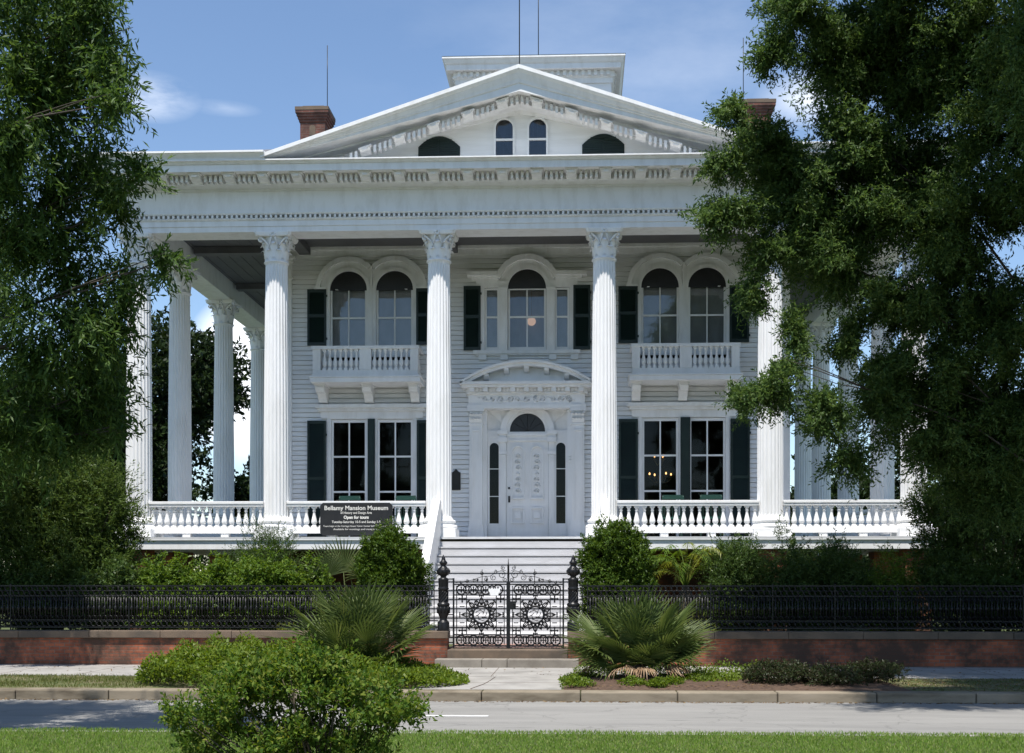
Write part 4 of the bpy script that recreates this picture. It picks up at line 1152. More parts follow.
# ================================================================== STREET WALL, FENCE, GATE
def wall_side(s):
    side = 'left' if s < 0 else 'right'
    x0, x1 = sorted((s * 1.245, s * 30))
    w_ = thing('brick_wall', 'low red brick wall with a brownstone coping %s' % ('left of the iron gate, behind the bushy bed' if s < 0 else 'right of the iron gate, behind the mulched bed'), 'wall', (s * 15, -5.75, .1))
    q = MB(); q.box(x0, x1, -5.92, -5.57, .1, .715); q.build('brickwork', M_BRICK, w_)
    q = MB(); xx = 1.225
    while xx < 30:
        L_ = 1.5; a, c = sorted((s * xx, s * (xx + L_ - .006))); q.box(a, c, -5.985, -5.52, .716, .868 + random.uniform(-.003, .003)); xx += L_
    q.build('coping', M_STONE, w_, bevel=.012)
wall_side(-1); wall_side(1)
# fence panels
def ring(q, cx, cz, r, y, t=.009, seg=14, tb=4): q.tube([(cx + r * math.cos(2 * math.pi * i / seg), y, cz + r * math.sin(2 * math.pi * i / seg)) for i in range(seg)], t, tb, closed=True)
def fence_panel_mb(x0):
    q = MB(); y = -5.74; n = 11; st = .115; x1 = x0 + n * st
    for z_, t in ((1.80, .011), (1.585, .010), (1.08, .010), (.93, .014)): q.box(x0, x1, y - t, y + t, z_ - t, z_ + t)
    for i in range(n):
        xc_ = x0 + (i + .5) * st
        ring(q, xc_, 1.74, .055, y, .013); ring(q, xc_ + st / 2, 1.645, .055, y, .013); ring(q, xc_, 1.005, .055, y, .014)
        q.tube([(xc_, y, 1.57), (xc_, y, 1.09)], .017, 5); q.tube([(xc_ + st / 2, y, 1.57), (xc_ + st / 2, y, 1.09)], .009, 4)
        q.lathe([(.017, -.05), (.034, -.02), (.034, .02), (.017, .05)], xc_, y, 6, 1.33, cap=False)
        q.tube([(xc_ - st / 2, y, 1.575), (xc_ - st / 4, y, 1.50), (xc_, y, 1.47), (xc_ + st / 4, y, 1.50), (xc_ + st / 2, y, 1.575)], .012, 4)
        q.tube([(xc_ - st / 2, y, 1.09), (xc_ - st / 4, y, 1.16), (xc_, y, 1.19), (xc_ + st / 4, y, 1.16), (xc_ + st / 2, y, 1.09)], .012, 4)
        for zz in (1.69, 1.585, 1.08, .95): q.lathe([(.004, -.016), (.018, 0), (.004, .016)], xc_, y - .012, 6, zz, cap=False)
    return q
pan_mesh = None
for s in (-1, 1):
    f_ = thing('iron_fence', 'black cast iron fence with scroll bands on the wall %s' % ('left of the gate' if s < 0 else 'right of the gate'), 'fence', (s * 8, -5.74, .87))
    xs = [1.64 + k * 1.265 for k in range(14)]
    first = None
    for k, xx in enumerate(xs):
        x0 = xx if s > 0 else -(xx + 1.265)
        if first is None: first = fence_panel_mb(x0).build('fence_panel', M_IRON, f_, fix=False); fx0 = x0
        else: dup(first, x0 - fx0)
    fp = None
    for k, xx in enumerate(xs + [xs[-1] + 1.265]):
        xx = s * xx
        if fp is None:
            q = MB(); q.box(xx - .010, xx + .010, -5.75, -5.73, .868, 1.80); q.lathe([(.014, 0), (.018, .01), (.004, .03)], xx, -5.74, 8, 1.815); fp = q.build('fence_post', M_IRON, f_); fpx = xx
        else: dup(fp, xx - fpx)
    q = MB()
    a, c = sorted((s * 1.46, s * 1.63))
    for z_ in (1.80, 1.585, 1.08, .95): q.box(a, c, -5.75, -5.73, z_ - .01, z_ + .01)
    q.box(s * 1.53, s * 1.548, -5.749, -5.731, .868, 1.8)
    q.build('end_rail', M_IRON, f_)
# gate posts
def gate_post(s):
    g = thing('gate_post', 'black ornate cast iron gate post with urn finial %s' % ('left of the gate' if s < 0 else 'right of the gate'), 'gate post', (s * 1.345, -5.74, .868), 'pair of gate posts')
    x = s * 1.345
    q = MB(); q.box(x - .125, x + .125, -5.865, -5.615, .868, .90); q.lathe([(.125, .03), (.125, .17), (.118, .185), (.10, .20), (.08, .225), (.078, .25), (.088, .29), (.112, .35), (.124, .41), (.127, .47), (.120, .51)], x, -5.74, 20, .868)
    q.build('pedestal', M_IRON, g)
    q = MB(); q.lathe([(.118, .511), (.130, .52), (.132, .55), (.120, .57), (.098, .59), (.094, .70), (.090, .82), (.095, .845), (.112, .855), (.114, .885), (.100, .90), (.104, .92), (.106, 1.04), (.112, 1.055), (.108, 1.08), (.07, 1.10)], x, -5.74, 20, .868)
    for k in range(10):      # spiral leaf banding
        a = k * .628; q.tube([(x + .094 * math.cos(a + t * 1.6), -5.74 + .094 * math.sin(a + t * 1.6), .868 + .60 + .23 * t) for t in np.linspace(0, 1, 6)], .013, 4)
        q.tube([(x + .124 * math.cos(a), -5.74 + .124 * math.sin(a), .868 + .36), (x + .130 * math.cos(a), -5.74 + .130 * math.sin(a), .868 + .50)], .014, 4)
    q.build('shaft', M_IRON, g)
    q = MB(); q.lathe([(.062, 1.101), (.06, 1.125), (.085, 1.15), (.120, 1.19), (.130, 1.225), (.118, 1.265), (.085, 1.31), (.052, 1.35), (.055, 1.37), (.085, 1.395), (.082, 1.42), (.05, 1.455), (.04, 1.49), (.028, 1.53), (.004, 1.575)], x, -5.74, 20, .868)
    for k in range(8):
        a = k * math.pi / 4; q.tube([(x + r_ * math.cos(a), -5.74 + r_ * math.sin(a), .868 + z_) for r_, z_ in ((.09, 1.15), (.127, 1.20), (.133, 1.24), (.10, 1.295))], .012, 4)
    q.build('urn', M_IRON, g)
gate_post(-1); gate_post(1)
# double gate
gt = thing('iron_gate', 'closed double-leaf black iron gate with sunburst rosettes and scroll cresting', 'gate', (0, -5.68, .50))
GY = -5.68
for s in (-1, 1):
    q = MB(); hx = s * 1.14; ix = s * .025
    q.box(hx - .018, hx + .018, GY - .018, GY + .018, .50, 1.96); q.box(s * 1.075 - .01, s * 1.075 + .01, GY - .01, GY + .01, .58, 1.80); q.box(ix - .014, ix + .014, GY - .016, GY + .016, .51, 1.86); q.box(s * .085 - .009, s * .085 + .009, GY - .009, GY + .009, .58, 1.80)
    a, c = sorted((s * .04, s * 1.122))
    for z_, t in ((1.83, .014), (1.61, .012), (.785, .012), (.555, .014)): q.box(a, c, GY - t, GY + t, z_ - t, z_ + t)
    for zz in (.62, 1.2, 1.94): 
        a2, c2 = sorted((s * 1.15, s * 1.25)); q.box(a2, c2, GY - .012, GY + .012, zz - .012, zz + .012)
    leaf = q.build('gate_leaf', M_IRON, gt)
    for zc_ in (.67, 1.72):
        q = MB()
        for k in range(4):
            cx_ = s * (.215 + k * .255); ring(q, cx_, zc_, .098, GY, .017, 18)
            q.tube([(cx_ - .07, GY, zc_), (cx_ + .07, GY, zc_)], .011, 4); q.tube([(cx_, GY, zc_ - .07), (cx_, GY, zc_ + .07)], .011, 4)
            for dx, dz in ((.045, 0), (-.045, 0), (0, .045), (0, -.045)): q.lathe([(.004, -.02), (.022, 0), (.004, .02)], cx_ + dx, GY, 6, zc_ + dz, cap=False)
            if k < 3:
                xm = cx_ + s * .1275; ring(q, xm, zc_, .085, GY, .012, 16)
                for sg_ in (-1, 1): q.tube([(xm - .1, GY, zc_ + sg_ * .095), (xm, GY, zc_ + sg_ * .05), (xm + .1, GY, zc_ + sg_ * .095)], .011, 4)
        q.build('scroll_band', M_IRON, leaf)
    q = MB(); cx_, cz_ = s * .56, 1.20
    ring(q, cx_, cz_, .178, GY, .027, 28, 6)
    for k in range(16):
        an = k * math.pi / 8 + .0; big = (k % 2 == 0); r1 = .38 if big else .34
        if abs(math.cos(an)) > .99: r1 = .44
        ca, sa = math.cos(an), math.sin(an)
        pts = []
        for t in np.linspace(-1, 1, 11):
            rr = .185 + (r1 - .185) * (1 - abs(t)) ** .8; wv_ = .036 * math.sin(math.pi * min(1, (1 - abs(t)) * 1.2)) * (1 if t > 0 else -1) 
            pts.append((cx_ + rr * ca - wv_ * sa, GY, cz_ + rr * sa + wv_ * ca))
        q.tube(pts, .0155, 4)
        q.tube([(cx_ + .185 * ca, GY, cz_ + .185 * sa), (cx_ + r1 * .92 * ca, GY, cz_ + r1 * .92 * sa)], .008, 4)
        a_h = an + math.pi / 16; q.lathe([(.004, -.02), (.018, 0), (.004, .02)], cx_ + .25 * math.cos(a_h), GY, 6, cz_ + .25 * math.sin(a_h), cap=False)
        if big:
            for d_ in (-.035, 0, .035): q.lathe([(.004, -.025), (.02, 0), (.004, .025)], cx_ + (r1 + .01) * ca - d_ * sa, GY, 6, cz_ + (r1 + .01) * sa + d_ * ca, cap=False)
    for j in range(8):       # pierced centre of the rosette
        an = j * 2.4; rr = .03 + .011 * j
        q.tube([(cx_ + rr * math.cos(an), GY, cz_ + rr * math.sin(an)), (cx_ + (rr + .02) * math.cos(an + .7), GY, cz_ + (rr + .02) * math.sin(an + .7)), (cx_ + .125 * math.cos(an + 1), GY, cz_ + .125 * math.sin(an + 1))], .008, 4)
    q.build('rosette', M_IRON, leaf)
    q = MB()
    for dx in (-.40, .40):
        for dz in (-.33, .33):
            xx, zz = cx_ + dx, cz_ + dz
            q.tube([(xx - .08, GY, zz), (xx + .08, GY, zz)], .014, 4); q.tube([(xx, GY, zz - .08), (xx, GY, zz + .08)], .014, 4)
            for ddx, ddz in ((.06, .0), (-.06, 0), (0, .06), (0, -.06), (0, 0)): q.lathe([(.004, -.026), (.024, 0), (.004, .026)], xx + ddx, GY, 6, zz + ddz, cap=False)
    for dx in (-.31, .31): q.box(cx_ + dx - .010, cx_ + dx + .010, GY - .010, GY + .010, .80, 1.60)
    for dx in (-.40, .40):
        for dz in (-.17, .17): q.tube([(cx_ + dx - .05, GY, cz_ + dz), (cx_ + dx + .05, GY, cz_ + dz)], .010, 4)
    q.build('corner_ornament', M_IRON, leaf)
    q = MB()                # scroll cresting, higher towards the meeting stile
    def curl(cx, cz, r, turns, dirn, t=.008, ph=0): q.tube([(cx + r * (1 - .75 * u) * math.cos(dirn * turns * 2 * math.pi * u + ph), GY, cz + r * (1 - .75 * u) * math.sin(dirn * turns * 2 * math.pi * u + ph)) for u in np.linspace(0, 1, 18)], t, 4)
    for (xx, zz, r_, dr) in ((.14, 2.03, .085, 1), (.11, 2.17, .045, -1), (.31, 1.97, .065, -1), (.27, 2.09, .04, 1), (.47, 1.94, .05, 1), (.545, 2.06, .042, -1), (.70, 1.91, .04, -1), (.86, 1.89, .04, 1), (.07, 1.93, .05, -1), (.98, 1.87, .03, -1)): curl(s * xx, zz, r_, 1.4, dr * s, .007, 1.2 if s > 0 else 1.9)
    q.tube([(s * .05, GY, 2.12), (s * .20, GY, 2.10), (s * .38, GY, 2.0), (s * .55, GY, 1.99), (s * .75, GY, 1.92), (s * 1.1, GY, 1.86)], .0055, 4)
    q.tube([(s * .545, GY, 1.84), (s * .545, GY, 2.14)], .008, 4)
    for xx, zz in ((.45, 1.92), (.64, 1.92)): q.lathe([(.004, -.03), (.03, 0), (.004, .03)], s * xx, GY, 6, zz, cap=False)
    q.build('cresting', M_IRON, leaf)
q = MB(); q.box(-.012, .012, GY - .026, GY - .017, .50, 1.86); q.lathe([(.03, 0), (.035, .02), (.02, .05), (.024, .12), (.02, .36), (.026, .37), (.012, .40), (.004, .52)], 0, GY, 8, 1.85)
q.build('meeting_stile', M_IRON, gt)
q = MB(); q.box(.02, .16, GY - .055, GY - .019, 1.32, 1.48); q.lathe([(.004, -.02), (.028, 0), (.004, .02)], .13, GY - .07, 8, 1.42, cap=False); q.build('lock_box', M_IRON, gt)
q = MB(); q.prism_xz([(-.41, 1.74), (-.17, 1.74), (-.17, 1.69), (-.20, 1.65), (-.21, 1.60), (-.37, 1.60), (-.38, 1.65), (-.41, 1.69)], GY - .03, GY - .02); q.build('name_plate', M_WHITE, gt)
# stone steps at the gate
st = thing('stone_steps', 'two worn stone steps leading up to the iron gate', 'steps', (0, -6.1, .15))
q = MB(); q.box(-1.225, 1.235, -6.12, -5.56, .12, .495); q.build('step', M_STONE, st, bevel=.015)
for a, c in ((-1.44, -.49), (-.484, .02), (.026, 1.46)):
    q = MB(); q.box(a, c, -6.50, -6.123, .12, .325); q.build('step', M_WORN, st, bevel=.015)

# ================================================================== PLANTS
def shrub(name, label, cat, base, clumps, leafm, per_m2, sl, nl, ll, lw, group=None, stems=7, stem_r=.02, ground=None, **k):
    t = thing(name, label, cat, base, group)
    P, _ = sprays(clumps, per_m2, sl, nl, ll, lw, ground=ground if ground is not None else base[2], **k)
    quads('foliage', P, leafm, t)
    q = MB()
    for i in range(stems):
        c = clumps[i % len(clumps)]
        b_ = (base[0] + random.uniform(-.12, .12), base[1] + random.uniform(-.1, .1), base[2] - .03)
        e = (c[0] + random.uniform(-.5, .5) * c[3], c[1] + random.uniform(-.5, .5) * c[4], c[2] + random.uniform(-.2, .6) * c[5])
        q.tube(bend(b_, e, .2, 5), [stem_r * (1 - .75 * j / 5) for j in range(6)], 5)
    q.build('stem', M_STEM, t)
    return t
def dome(x, y, z, r, h, n=5, j=.5):
    cl = [(x, y, z + h * .5, r * .82, r * .82, h * .5)]
    for i in range(n):
        a = i * 2.4 + random.random(); f = random.uniform(.35, j + .15)
        cl.append((x + r * f * math.cos(a), y + r * f * math.sin(a), z + h * random.uniform(.35, .78), r * random.uniform(.38, .52), r * random.uniform(.38, .52), h * random.uniform(.2, .28)))
    return cl
YG = .50
bush = dict(droop=-.25, spread=.95, shell=.6, upbias=.7)
shrub('round_bush', 'clipped round glossy bush left of the white steps', 'bush', (-2.56, -4.7, YG), [(-2.56, -4.7, 1.75, .74, .70, 1.22), (-2.85, -4.8, 2.45, .42, .42, .42), (-2.3, -4.85, 2.2, .45, .42, .5), (-2.60, -4.9, 2.62, .38, .36, .38), (-2.15, -4.75, 1.65, .36, .36, .5), (-2.9, -4.95, 1.5, .42, .4, .6)], L_BUSH, 300, .13, 9, .070, .026, stems=8, **bush)
shrub('round_bush', 'clipped round glossy bush right of the white steps', 'bush', (2.26, -4.7, YG), [(2.26, -4.7, 1.8, .74, .72, 1.3), (1.98, -4.85, 2.4, .46, .44, .5), (2.55, -4.85, 2.4, .46, .44, .52), (2.28, -4.9, 2.72, .48, .44, .40), (1.95, -4.95, 1.6, .45, .4, .6), (2.6, -4.95, 1.6, .45, .4, .6)], L_BUSH, 300, .13, 9, .070, .026, stems=8, **bush)
hedge = dict(droop=-.05, spread=.9, shell=.55, upbias=.7)
for i, (x, y, r, h, lab) in enumerate([(-8.9, -4.4, .85, 1.75, 'leafy green shrub in tree shade at the left end of the hedge'), (-7.6, -4.4, .80, 1.85, 'leafy light green shrub below the first porch column'), (-6.5, -4.4, .75, 1.80, 'loose yellow-green shrub behind the iron fence, below the left end balustrade'),
                                        (-5.35, -4.5, .78, 1.95, 'bright yellow-green shrub in front of the feathery dark shrub'), (-4.45, -4.4, .62, 1.80, 'yellow-green shrub beside the yard palmetto')]):
    shrub('hedge_shrub', lab, 'shrub', (x, y, YG), dome(x, y, YG, r, h), L_MID if i == 0 else L_LIME, 90, .2, 10, .085, .040, group='light green shrubs along the left fence', **hedge)
for i, x in enumerate((-10.4, -11.9, -13.4)):
    shrub('shaded_shrub', 'dark leafy shrub behind the far left end of the iron fence', 'shrub', (x, -4.5, YG), dome(x, -4.5, YG, .95, 1.7), L_MID, 60, .2, 10, .09, .04, group='shaded shrubs at the far left of the fence', **hedge)
shrub('feathery_shrub', 'dark feathery shrub rising against the left porch balustrade', 'shrub', (-5.95, -2.6, YG), dome(-5.95, -2.6, YG, .95, 2.75, 6), L_MID, 90, .35, 14, .055, .016, droop=-.4, spread=.7, shell=.45)
rh = dict(droop=0, spread=.9, shell=.5, upbias=.6)
for i, (x, y, r, h, lab) in enumerate([(4.95, -3.9, .9, 2.3, 'dark green shrub right of the feather palm'), (6.05, -4.1, .9, 2.35, 'dark shrub in front of the fifth porch column'), (7.1, -4.0, .9, 2.25, 'dark green shrub below the right end balustrade'), (8.2, -4.2, .8, 1.95, 'fresh green low shrub left of the big dark shrub')]):
    shrub('dark_shrub', lab, 'shrub', (x, y, YG), dome(x, y, YG, r, h), L_LIME if i == 3 else L_MID, 110, .3, 13, .07, .022, group='shrubs along the right fence', **rh)
for x in (9.6, 11.2, 12.8):
    shrub('shaded_shrub', 'dark shrub behind the far right end of the iron fence', 'shrub', (x, -4.6, YG), dome(x, -4.6, YG, 1.1, 2.0), L_MID, 80, .2, 10, .085, .03, group='shaded shrubs at the far right of the fence', **rh)
shrub('tall_shrub', 'big feathery olive-green shrub at the left end of the porch', 'shrub', (-10.6, -3.4, YG), [(-10.7, -3.4, 2.2, 1.5, 1.2, 1.6), (-9.75, -3.5, 2.7, 1.0, .9, 1.2), (-9.35, -3.6, 3.7, .75, .7, .85), (-10.3, -3.4, 4.1, 1.1, .9, 1.0), (-11.7, -3.4, 3.6, 1.2, 1.0, 1.4), (-9.1, -3.6, 2.2, .65, .6, .8), (-8.75, -3.6, 3.1, .30, .3, .5)], L_FEATHER, 60, .5, 18, .085, .026, droop=-.35, spread=.7, shell=.4, stems=12, stem_r=.04)
shrub('tall_shrub', 'big dark leafy shrub at the right end of the porch', 'shrub', (10.5, -3.9, YG), [(10.5, -3.9, 2.6, 1.2, 1.1, 1.7), (9.5, -4.0, 3.3, .75, .7, .9), (10.2, -3.9, 4.4, 1.0, .9, 1.0), (11.6, -3.9, 3.6, 1.2, 1.0, 1.6), (9.0, -4.0, 3.6, .42, .4, .45), (9.3, -3.9, 2.4, .6, .6, .7), (10.0, -4.0, 5.3, .7, .7, .6)], L_MID, 75, .28, 12, .075, .028, droop=.0, spread=.85, shell=.5, stems=12, stem_r=.04)
# front bush on the median
FRONT_CL = [ (-0.61, -22.00, 1.15, 0.44, 0.45, 0.26), (-1.10, -22.00, 1.06, 0.36, 0.42, 0.22), (-0.06, -22.10, 1.07, 0.36, 0.40, 0.22), (-0.63, -21.90, 0.79, 0.62, 0.50, 0.20), (-1.39, -21.80, 0.77, 0.24, 0.32, 0.18), (-0.53, -22.00, 1.33, 0.30, 0.32, 0.16), (-0.97, -21.90, 1.26, 0.26, 0.30, 0.15), (0.11, -21.80, 0.97, 0.26, 0.30, 0.16), (-1.52, -22.00, 0.95, 0.16, 0.20, 0.10), (-0.27, -22.00, 1.27, 0.24, 0.28, 0.14), (-1.01, -21.90, 0.60, 0.42, 0.40, 0.16), (-0.23, -22.00, 0.65, 0.36, 0.40, 0.16) ]
shrub('wild_bush', 'large loose green bush on the grass in the foreground', 'bush', (-.45, -22, .15), FRONT_CL, L_FRONT, 230, .17, 9, .042, .021, stems=46, stem_r=.011, droop=-.35, spread=.9, shell=.30, upbias=.6, cluster=16)

# fan palmettos
def frond_geo(q, base, tip_dir, pet, rad, n, spread_deg, rng_, droop=.25, w=.035):
    d = Vector(tip_dir).normalized(); hub = Vector(base) + d * pet
    side = d.cross(Vector((0, 0, 1)));  side = side.normalized() if side.length > .05 else Vector((1, 0, 0))
    roll = rng_.uniform(-.5, .5); side = (side * math.cos(roll) + side.cross(d) * math.sin(roll)).normalized()
    nrm = side.cross(d).normalized()
    q.tube([Vector(base), Vector(base).lerp(hub, .5) + Vector((0, 0, .02)), hub], [.014, .011, .008], 4)
    for i in range(n):
        a = R(-spread_deg + 2 * spread_deg * i / (n - 1)); L_ = rad * (1 - .28 * (abs(a) / R(spread_deg)) ** 2) * rng_.uniform(.92, 1.05)
        ld = d * math.cos(a) + side * math.sin(a)
        up = nrm * (.10 * math.cos(a * 1.3)); sd = (side * math.cos(a) - d * math.sin(a))
        wv = w * rng_.uniform(.85, 1.15); fold = nrm * (.35 * wv)
        P = []
        for t, ww in ((0, .25), (.35, .9), (.62, 1.0), (.85, .5), (1.0, .04)):
            c = hub + (ld + up) * (L_ * t) + Vector((0, 0, -1)) * droop * L_ * max(0, t - .45) ** 2 * rng_.uniform(.6, 1.6)
            P += [c - sd * wv * .5 * ww + fold * ww, c, c + sd * wv * .5 * ww + fold * ww]
        f = []
        for k in range(4): a0 = k * 3; f += [(a0, a0 + 1, a0 + 4, a0 + 3), (a0 + 1, a0 + 2, a0 + 5, a0 + 4)]
        q.add(P, f)
LOWFRONDS = [(-42, 50, .85, .3), (0, 60, .9, .25), (42, 50, .85, .3), (-78, 38, .9, .35), (78, 38, .9, .35), (-20, 35, .7, .25), (25, 36, .7, .25), (-95, 18, .9, .5), (95, 18, .9, .5)]
def palmetto(label, x, y, z, spec, dead=0, pet=.45, rad=.62, n=26, seed=1, w=.034, m=None):
    t = thing('palmetto', label, 'palm', (x, y, z)); rg = random.Random(seed)
    q = MB(); q.lathe([(.16, 0), (.15, .15), (.12, .3), (.06, .4)], x, y, 9, z); q.build('stub_trunk', M_STEM, t)
    for az, el, sc, *pf in spec + LOWFRONDS:
        az += rg.uniform(-8, 8); el += rg.uniform(-5, 5)
        d = (math.sin(R(az)) * math.cos(R(el)), -math.cos(R(az)) * math.cos(R(el)), math.sin(R(el)))
        q = MB(); frond_geo(q, (x + d[0] * .08, y + d[1] * .08, z + .25), d, pet * sc * (pf[0] if pf else 1), rad * sc, n, 82, rg, w=w * sc)
        q.build('frond', m or L_PALM, t, fix=False)
    for k in range(dead):
        az = -62 + 124 * k / max(1, dead - 1) + rg.uniform(-15, 15)
        d = (math.sin(R(az)) * .9, -math.cos(R(az)) * .9, -.12)
        q = MB(); frond_geo(q, (x + d[0] * .08, y + d[1] * .08, z + .34), d, .50, .50, 12, 34, rg, droop=.75, w=.034)
        q.build('dead_frond', L_DEADPALM, t, fix=False)
palmetto('large fan palmetto with spiky fronds left of the gate path', -2.42, -9.4, .15, [(-75, 40, 1.1), (-95, 58, 1.05), (-60, 62, 1.0), (-30, 70, 1.0), (5, 78, 1.0), (40, 66, 1.05), (70, 55, 1.05), (95, 42, 1.0), (80, 22, 1.0), (-80, 18, 1.05), (-40, 42, .9), (30, 45, .85), (0, 55, .85), (160, 60, 1.0), (-150, 58, 1.0), (60, 28, .9), (-20, 30, .7), (-110, 35, 1), (115, 38, 1), (20, 62, .95), (-50, 25, .85), (-10, 48, .8), (-35, 15, .7), (15, 14, .65), (50, 12, .75), (90, 62, 1)], dead=2, pet=.72, rad=.95, seed=3, w=.036, n=25)
palmetto('fan palmetto with dry fronds at its foot right of the gate path', 2.50, -9.7, .18, [(-88, 35, 1.1), (-70, 20, 1.05), (-80, 55, 1.0), (-40, 60, 1.0), (-10, 72, 1.0), (25, 70, 1.05), (55, 58, 1.05), (80, 45, 1.1), (92, 30, 1.05), (80, 12, .95), (-90, 8, .95), (40, 30, .9), (-35, 32, .85), (0, 50, .9), (150, 58, 1), (-150, 60, 1), (15, 25, .75), (60, 8, .8), (-110, 35, 1), (115, 38, 1), (-55, 45, .95), (45, 42, .9), (-20, 48, .85), (-65, 5, .8), (-30, 8, .62), (0, 14, .6), (30, 6, .62), (-85, 22, .9), (75, 24, .9), (100, 15, .8)], dead=6, pet=.62, rad=.86, seed=11, w=.036, n=25)
palmetto('pale fan palmetto in the yard between the yellow-green shrubs and the clipped bush', -3.72, -3.7, .5, [(-70, 45, 1), (-40, 62, 1.1), (0, 72, 1.15), (35, 66, 1.1), (70, 48, 1), (-90, 30, 1), (90, 28, 1), (20, 40, .9), (-25, 42, .9)], pet=1.25, rad=.78, seed=5, m=L_PALMPALE)
# arching feather palm
fpm = thing('feather_palm', 'yellow-green feather palm with arching fronds right of the clipped bush', 'palm', (3.85, -3.6, .5)); rg = random.Random(4)
q = MB(); q.lathe([(.18, 0), (.16, .5), (.14, 1.1), (.05, 1.3)], 3.85, -3.6, 9, .5); q.build('trunk', M_STEM, fpm)
for k in range(16):
    az = k * 137.5; el = R(78 - 40 * (k / 16)); L_ = 1.75 + rg.uniform(-.2, .2); q = MB()
    hd = Vector((math.sin(R(az)), -math.cos(R(az)), 0)); p0 = Vector((3.85, -3.6, 1.7)); pts = []
    for i in range(15):
        t = i / 14; pts.append(p0 + hd * L_ * .58 * t * (1 + t * .35) * math.cos(el * .6) + Vector((0, 0, 1)) * L_ * (math.sin(el) * t * 1.75 - 1.15 * t * t))
    q.tube(pts, [.013 - .01 * i / 14 for i in range(15)], 4)
    for i in range(3, 15):
        tg = (pts[i] - pts[i - 1]).normalized(); sd = tg.cross(Vector((0, 0, 1))).normalized()
        for f_ in (0, .5):
            c = pts[i - 1].lerp(pts[i], f_)
            for s in (-1, 1):
                d = (sd * s + tg * .7 + Vector((0, 0, -.35 + rg.uniform(-.2, .2)))).normalized(); ll = .32 * (1 - .5 * (i / 14)) * rg.uniform(.8, 1.1); sw = d.cross(sd * .2 + Vector((0, 0, 1))).normalized() * .013
                q.add([c - sw * .5, c + d * ll * .5 - sw, c + d * ll + Vector((0, 0, -.05)), c + d * ll * .5 + sw], [(0, 1, 2, 3)])
    q.build('frond', L_LIME if k % 3 else L_IRIS, fpm, fix=False)
# strap-leaved plants behind the fence
for i, (x, y, hh) in enumerate([(3.1, -5.05, .75), (3.4, -5.0, .85), (3.75, -5.05, .8), (4.1, -5.0, .65), (-6.9, -5.0, .5), (-4.9, -5.05, .6)]):
    t = tag(quads('strap_plant', np.concatenate([leaf_quads(np.array([[x, y, .5]]) + rng.normal(size=(60, 3)) * np.array([.09, .06, 0]), np.concatenate([rng.normal(size=(60, 2)) * .28, np.ones((60, 1))], 1), rng.normal(size=(60, 3)) + np.array([0, -1.5, 0]), hh * (.6 + .5 * rng.random(60)), np.full(60, .05))]), L_IRIS),
            ['yellow-green strap-leaved clump behind the fence, next to the right palmetto', 'tallest yellow-green strap-leaved clump behind the fence right of the gate', 'yellow-green strap-leaved clump behind the fence right of the palmetto tip', 'rightmost small yellow-green strap-leaved clump behind the fence', 'small strap-leaved clump behind the fence below the left end balustrade', 'strap-leaved clump behind the fence left of the fan palmetto'][i], 'plant', 'strap-leaved plants behind the fence')
# planting beds on the verge
def bed_leaves(pts_fn, n, ll, lw, m, name):
    P = []
    b_ = np.array([pts_fn() for _ in range(n)])
    d = unit(rng.normal(size=(n, 3)) * .8 + np.array([0, -.1, .7]))
    nr = unit(rng.normal(size=(n, 3)) * .6 + np.array([0, -.3, 1]))
    return quads(name, leaf_quads(b_, d, nr, ll * (.6 + .7 * rng.random(n)), lw * (.7 + .6 * rng.random(n))), m)
def left_bed():
    while 1:
        x = random.uniform(-6.15, -.45); y = random.uniform(-11.42, -8.6)
        u = (x + 3.3) / 2.85; v = (y + 10.0) / 1.42
        if abs(u) ** 2.6 + abs(v) ** 2.6 < 1:
            h = (.80 - .56 * max(0, (x + 4.6) / 4.15)) * (1 - abs(u) ** 3) ** .5 * (1 - abs(v) ** 3) ** .5
            h *= .8 + .35 * math.sin(x * 5.3 + y * 2) * math.sin(y * 6 + x)
            return (x, y, .16 + max(0, h) * random.random() ** .45)
tag(bed_leaves(left_bed, 34000, .075, .036, L_COVER, 'ground_cover'), 'leafy light green ground cover spilling over the kerb round the left palmetto', 'ground cover', kind='stuff')
def mound(x):   # mulch bed outline height
    return max(0, 1 - ((x - 2.9) / 2.0) ** 2)
b = MB(); nx, ny = 64, 10; vs = []
for i in range(nx + 1):
    for j in range(ny + 1):
        x = 1.22 + 5.6 * i / nx; y = -11.205 + 2.4 * j / ny
        e_ = min(1, min(i, nx - i) / 4) * min(1, min(j, ny - j) / 2)
        vs.append((x, y, .151 + e_ * (.04 + .10 * math.exp(-((x - 2.5) ** 2 + (y + 10) ** 2) / .8) + random.uniform(0, .02))))
b.add(vs, [(i * (ny + 1) + j, (i + 1) * (ny + 1) + j, (i + 1) * (ny + 1) + j + 1, i * (ny + 1) + j + 1) for i in range(nx) for j in range(ny)], True)
tag(b.build('mulch_bed', M_SOIL), kind='structure')
spots = [(1.45, -10.9, .28), (1.35, -10.3, .22), (2.35, -10.8, .25), (3.0, -10.7, .22), (2.75, -10.95, .18), (3.4, -10.2, .35), (3.8, -9.9, .38), (4.1, -9.6, .4), (3.6, -9.4, .4), (3.1, -9.7, .3), (1.6, -9.6, .25), (1.7, -8.95, .35), (2.3, -8.9, .4), (2.9, -8.95, .4), (3.5, -8.9, .45), (4.1, -8.9, .45), (4.6, -9.1, .4), (2.6, -9.2, .35)]
def weeds():
    x, y, r = random.choice(spots); a = random.random() * 6.28; q_ = random.random() ** .6
    return (x + r * q_ * math.cos(a), y + r * .7 * q_ * math.sin(a), .19 + (.17 if y < -9.3 else .34) * random.random() * (1 - q_ * .6))
tag(bed_leaves(weeds, 9500, .055, .026, L_COVER, 'ground_cover'), 'small green weeds and ground cover in the mulch bed right of the path', 'ground cover', kind='stuff')
